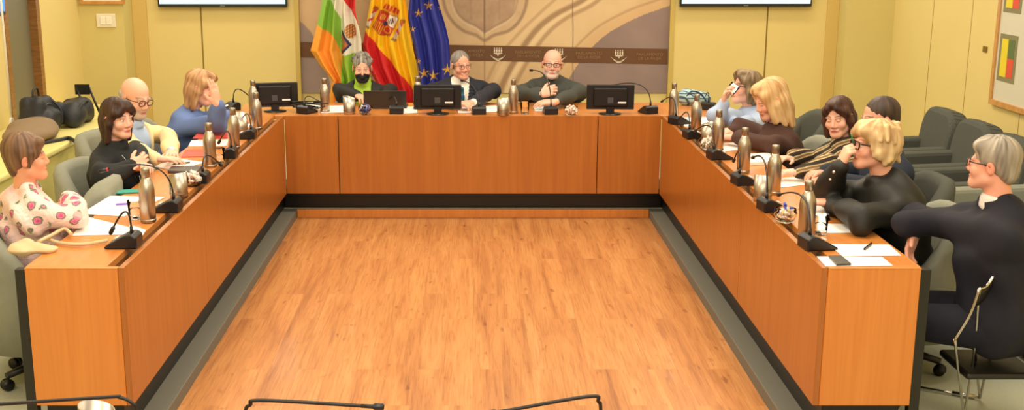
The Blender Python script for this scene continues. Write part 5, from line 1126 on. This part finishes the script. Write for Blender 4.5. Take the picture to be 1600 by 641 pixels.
# --- 8 woman drinking
hd = A(1166, 136, 'z', 1.01)
W_ = A(1130, 163, 'x', 1.66); G_ = A(1141, 141, 'x', 1.71)
def H_tied(E, C): return H_bob(.10, 0, .002, .0)(E, C)
person_(dict(label='person in a pale blue shirt and dark glasses drinking from a glass', head=hd, gaze=(192, 6, 0), body=(184, 6, 0), fem=True, skin='e8b098', hs=.95, s=1.0,
    L=(A(1166, 196, 'x', 1.80), A(1134, 192, 'z', .79), dict(n=(0, 0, -1), curl=.4)), R=(A(1122, 180, 'x', 1.62)+NV([0, .04, 0]), W_, dict(d=(.10, -.1, 1.), n=(.9, -.3, -.1), curl=.55, s=.95)),
    paint=dict(closed=True, brow='4a3626'), wear=[garment('shirt', plain('blue_shirt', 'a4b6d6', .7, var=.06, vs=15.), .018, .95, 1.15, fold=.006, collar=(4, .013, .058)), trousers(trs), hair(H_tied, '5c4a34', '9a8260', 6.), lambda c: glasses_obj(c['hp'], c['hs'], c['root'], '1c1418', .0036, .025, .019)]))
seat('dark tub chair behind the woman drinking water', 'd')
tg = tumbler(0, 0, 'clear glass of water held up to the lips of the woman in pale blue', p=G_); tg.location = [float(v) for v in G_+NV([-.02, 0, -.035])]; tg.rotation_euler = (0, math.radians(38), 0)
# --- 9 blonde woman, brown sweater
hd = A(1204, 154, 'z', 1.05)
def H_blonde(E, C): return H_bob(.17, 0, .008, .03)(E, C)+[C((.07, .05, .04), .026, (.085, .055, -.14), .02, .03), C((-.07, .05, .04), .026, (-.085, .05, -.13), .02, .03), C((0, -.08, -.1), .05, (.04, -.06, -.22), .03, .03), C((.06, -.02, -.1), .04, (.07, .0, -.2), .025, .03)]
person_(dict(label='person with long blonde hair in a dark brown sweater looking down', head=hd, gaze=(190, -24, 0), body=(182, 10, 0), fem=True, skin='eeb49a', hs=.98, s=1.03, bulk=.012,
    L=(A(1206, 228, 'z', .80), A(1152, 216, 'z', .79), dict(d=(-.9, .25, -.05), n=(.1, 0, -1), curl=.45)), R=(hd+NV([-.12, .32, -.30]), A(1147, 207, 'z', .79), dict(d=(-.8, -.4, .0), n=(0, .3, -1), curl=.5)),
    paint=dict(closed=True, brow='a07850'), wear=[garment('sweater', knit('brown_knit', '4a2e26', bump=.3), .017, .95, 1.1, fold=.006), trousers(trs), hair(H_blonde, 'b88852', 'e6c490', 7.)]))
seat('light grey tub chair behind the blonde woman in brown')
# --- 10 striped cardigan woman
hd = A(1310, 182, 'z', 1.02)
sc, nt, b = newmat('striped_cardigan'); mp = coords(nt, (1, 1, 1), (.5, .35, 0)); wv = N(nt, 'ShaderNodeTexWave', Scale=6.5, Distortion=2.2, bands_direction='Z'); wv.inputs['Detail Scale'].default_value = 1.2; nt.links.new(mp.outputs[0], wv.inputs[0]); r_ = ramp(nt, [(.0, '2a211c'), (.40, '382c24'), (.50, 'b09a70'), (.8, 'c8b284'), (.9, '7a6448')]); nt.links.new(wv.outputs['Fac'], r_.inputs[0]); nt.links.new(r_.outputs[0], b.inputs['Base Color']); b.inputs['Roughness'].default_value = .9
person_(dict(label='person with dark bob in a tan and black striped cardigan smiling with lowered eyes', head=hd, gaze=(232, -12, 6), body=(200, 6, 0), fem=True, skin='e8b49e', hs=.90, s=.96, smile=.6,
    L=(A(1292, 262, 'z', .80), A(1248, 270, 'z', .79), dict(d=(-.9, .1, -.05), n=(0, 0, -1), curl=.5)), R=(hd+NV([.0, .25, -.30]), hd+NV([-.22, .12, -.27]), dict(n=(0, 0, -1), curl=.4)),
    paint=dict(closed=True, brow='3a241a', lip='a84a40'), wear=[garment('cardigan', sc, .017, .97, 1.1, fold=.007, fr=30, collar=(5, .016, .064)), trousers(trs), hair(H_bob(.13, 0, .003), '2e1a14', '5a3426', 8.)]))
seat('dark tub chair behind the woman in the striped cardigan', 'd')
# --- 11 dark-haired man mostly hidden
hd = A(1374, 186, 'z', 1.10)
nbk = knit('navy_knit', '1c2436')
person_(dict(label='person with dark short hair in navy, mostly hidden behind the gold-haired woman', head=hd, gaze=(186, -4, 0), body=(182, 8, 0), skin='e0a288', hs=.95,
    L=(hd+NV([.0, -.24, -.33]), hd+NV([-.24, -.12, -.31]), dict(curl=.5)), R=(hd+NV([.0, .24, -.33]), hd+NV([-.24, .10, -.31]), dict(curl=.5)),
    paint=dict(brow='2a1c16'), wear=[garment('sweater', nbk, .017, .95, 1.1, collar=(3, .013, .066)), trousers(trs), hair(H_short(-.001, .098, 0, -.06), '2a1e1a', '4a362c', 9., .0012)]))
seat('dark tub chair behind the man in navy hidden by the gold-haired woman', 'd')
# --- 12 gold-haired woman in dark jacket
hd = A(1366, 226, 'z', 1.09)
def H_gold(E, C):
    L = H_bob(.05, 0, .008, .0)(E, C); rr = random.Random(9)
    for i in range(26):
        a = rr.uniform(-2.6, 2.6); z = rr.uniform(-.05, .09); x, y = .092*math.sin(a), -.02-.10*math.cos(a)
        if y > .045: continue
        L.append(C((x*.9, y*.9, z+.03), .018, (x*1.12, y*1.08, z-.035), .012, .01))
    L += [C((-.05, .08, .075), .026, (.055, .085, .05), .022, .02), C((0, .07, .09), .03, (.07, .05, .06), .024, .02), E(0, -.09, .02, (.07, .045, .07), .03)]
    return L
jk = plain('charcoal_jacket', '191a18', .6, var=.1, vs=15., bump=.08)
EL = A(1346, 344, 'z', .81)
def gold_extra(c):
    hp = c['hp']; mb = MB(); mb.tube([hp(-.09, -.004+.014*math.cos(a), -.052+.016*math.sin(a)) for a in np.linspace(0, 2*PI, 18)], .0032*1.2, 8, cap=False); mb.build('hoop_earring', plain('gold', 'd8a838', .2, 1.), c['root'])
    hp2 = [hp(.09, -.004+.014*math.cos(a), -.052+.016*math.sin(a)) for a in np.linspace(0, 2*PI, 18)]; MB().tube(hp2, .0036, 8, cap=False).build('hoop_earring', plain('gold2', 'd8a838', .2, 1.), c['root'])
    mb = MB(); e, w = c['arms']['R']; d_ = unit(w-e)
    for k in (.55, .8): mb.ball(e+(w-e)*k+NV([-.03, -.052, .012]), .0085)
    e, w = c['arms']['L']
    mb.build('jacket_buttons', plain('silver_b', 'c8c4bc', .3, .9), c['root'])
person_(dict(label='person with tousled gold hair and dark glasses in a charcoal jacket, hand at chin', head=hd, gaze=(183, 3, 0), body=(180, 14, 0), fem=True, skin='eeb296', hs=.92, s=1.04, bulk=.022, sw=1.08,
    L=(EL, A(1303, 320, 'z', .79), dict(d=(-.95, .25, -.02), n=(0, 0, -1), curl=.3)), R=(A(1290, 310, 'z', .80), A(1312, 260, 'z', .985), dict(d=(.35, -.1, .95), n=(.9, .1, -.3), curl=.95)),
    paint=dict(brow='8a6240', lip='c05848'), wear=[garment('jacket', jk, .017, .97, 1.12, fold=.008, fr=28, collar=(4, .016, .062)), trousers(trs), hair(H_gold, '9c7344', 'e4c896', 10., .0028), lambda c: glasses_obj(c['hp'], c['hs'], c['root'], '1c1214', .0036, .026, .019), gold_extra]))
seat('grey tub chair behind the gold-haired woman in the dark jacket')
gp = A(1333, 224, 'x', 1.76); o = MB().tube([NV([0, 0, 0]), NV([-.012, .0, .045])], .003, 8).build('ballpoint_pen', plain('green_pen', '3a8a4a', .3)); o.location = [float(v) for v in gp]; tag(o, 'green pen held at the mouth of the gold-haired woman', 'pen')
# --- 13 grey-haired man in navy suit, arms folded, near right
hd = A(1551, 256, 'z', 1.13)
def H_grey(E, C): return H_short(.006, .085, 0, -.075, .004)(E, C)+[C((-.05, .06, .085), .028, (.05, .04, .095), .03, .03), E(0, -.085, -.03, (.062, .035, .055), .02)]
nv2 = plain('navy_coat', '0f1020', .8, var=.12, vs=25., bump=.12, bs=400)
def tails(c):
    P, U, Fb, R, s = c['P'], c['U'], c['Fb'], c['R'], c['s']; Fh = c['Fh']
    return [ell(P+Fb*-.03+U*.02, np.array((.19, .16, .13))*s, .05, c['MB_']), cone(P-Fh*.16-R*.13+NV([0, 0, -.02]), .05, P-Fh*.17-R*.15+NV([0, 0, -.15]), .03, .04), cone(P-Fh*.16-R*.04+NV([0, 0, -.02]), .05, P-Fh*.17-R*.06+NV([0, 0, -.16]), .03, .04)]
person_(dict(label='person with grey hair and glasses in a navy jacket, arms folded, nearest on the right', head=hd, gaze=(143, 3, 0), body=(165, 4, 0), skin='eaa68c', hs=.88, s=1.08, bulk=.022, trunk=.43, sw=1.05, legs=150, footback=.05,
    L=(A(1428, 352, 'x', 1.98), A(1470, 362, 'x', 2.10)+NV([0, .14, .0]), dict(d=(.6, .5, 0), n=(-.3, .3, 0), curl=.5)), R=(hd+NV([-.26, .20, -.40]), A(1430, 364, 'x', 1.93)+NV([0, .0, 0]), dict(d=(-.35, -.3, -.85), n=(.6, -.3, .3), curl=.35, s=.95)),
    paint=dict(brow='8a7a6c', stubble=('c8a898', .3)), wear=[garment('shirt', plain('white_shirt2', 'e4e0dc', .6), .0, .80, .9, fold=.001, collar=(5, .011, .056)), garment('jacket', nv2, .017, .95, 1.1, fold=.007, fr=26, collar=(3, .013, .064), extra=tails), trousers(trs_n), hair(H_grey, '625a50', 'b4aa9a', 11., .003), lambda c: glasses_obj(c['hp'], c['hs'], c['root'], '1a1416', .003, .024, .017)]))
_, P_ = LAST
sc_ = NV([P_[0], P_[1], 0.]); t = thing('wire_chair', 'black-seated chair on thin crossed chrome rods under the man in navy', 'chair', sc_); Lc = lambda p: NV(p)-sc_
sz = P_[2]-.175; A_, B_, E_ = Lc(A(1530, 452, 'y', 4.46)), Lc(A(1555, 428, 'y', 4.50)), Lc(A(1492, 531, 'y', 4.46)); Ft, F2, Fb_ = Lc(A(1531, 622, 'z', .012)), Lc(A(1506, 650, 'z', .012)), Lc(A(1429, 604, 'z', .012))
for pts in ([A_, (A_+F2)/2+NV([.012, 0, 0]), F2], [A_, (A_+E_)/2+NV([.012, 0, 0]), E_], [E_, (E_+F2)/2, F2], [B_, (B_+Ft)/2+NV([.01, -.03, 0]), Ft], [Lc(A(1521, 530, 'y', 4.56)), Ft]): MB().tube(spline(pts, 8), .006, 10).build('leg', chrome, t)
MB().tube([Ft, Fb_], .006, 8).build('floor_rail', chrome, t); MB().tube([Ft+(Fb_-Ft)*.08, Ft+(Fb_-Ft)*.42], .010, 10).build('rail_sleeve', chrome, t)
leather = plain('stool_leather', '1a1712', .4); MB().box((-.17, -.15, sz-.03), (.13, .15, sz), .012).build('seat', leather, t)
mb = MB(); sx = B_-A_; mb.grid([[A_*(1-u)+B_*u+NV([0, .0, -.018*math.sin(PI*u)])+NV([-.012, .012, -.075])*v for u in np.linspace(0, 1, 7)] for v in np.linspace(0, 1, 4)]); mb.build('side_flap', leather, t, solid=.010)
MB().tube(spline([A_, (A_+B_)/2+NV([0, 0, -.018]), B_], 6), .0065, 8).build('seat_rim', chrome, t)

# ---------------------------------------------------------------- light and camera
w = bpy.data.worlds.new('world'); scn.world = w; w.use_nodes = True; bg = w.node_tree.nodes['Background']; bg.inputs[0].default_value = (*lin('fff2dc'), 1); bg.inputs[1].default_value = .55
def area(x, y, z, sx, sy, e, c='ffeccc', rot=(0, 0, 0)):
    l = bpy.data.lights.new('ceiling_panel', 'AREA'); l.shape = 'RECTANGLE'; l.size = sx; l.size_y = sy; l.energy = e; l.color = lin(c)
    o = bpy.data.objects.new('ceiling_panel', l); COL.objects.link(o); o.location = (x, y, z); o.rotation_euler = rot; return o
for x in (-1.9, 0, 1.9):
    for y in (2.2, 5.2, 8.0): area(x, y, 3.0, .9, .9, 26)
area(0, .2, 2.9, 2.5, .8, 40, rot=(math.radians(35), 0, 0))
for x in (-2.4, 2.4): area(x, 10.0, 2.9, 1.2, .3, 14, rot=(math.radians(-15), 0, 0))
cam = bpy.data.cameras.new('camera'); co = bpy.data.objects.new('camera', cam); COL.objects.link(co)
co.location = (0, 0, CZ); co.rotation_euler = (PI/2-PITCH, 0, 0); cam.sensor_fit = 'HORIZONTAL'; cam.sensor_width = 36.; cam.lens = 36.*F/1600; cam.shift_x = (800-CX)/1600; cam.clip_end = 60
scn.camera = co
vs = scn.view_settings; vs.view_transform = 'Standard'; vs.look = 'None'; vs.exposure = .5; vs.gamma = 1.
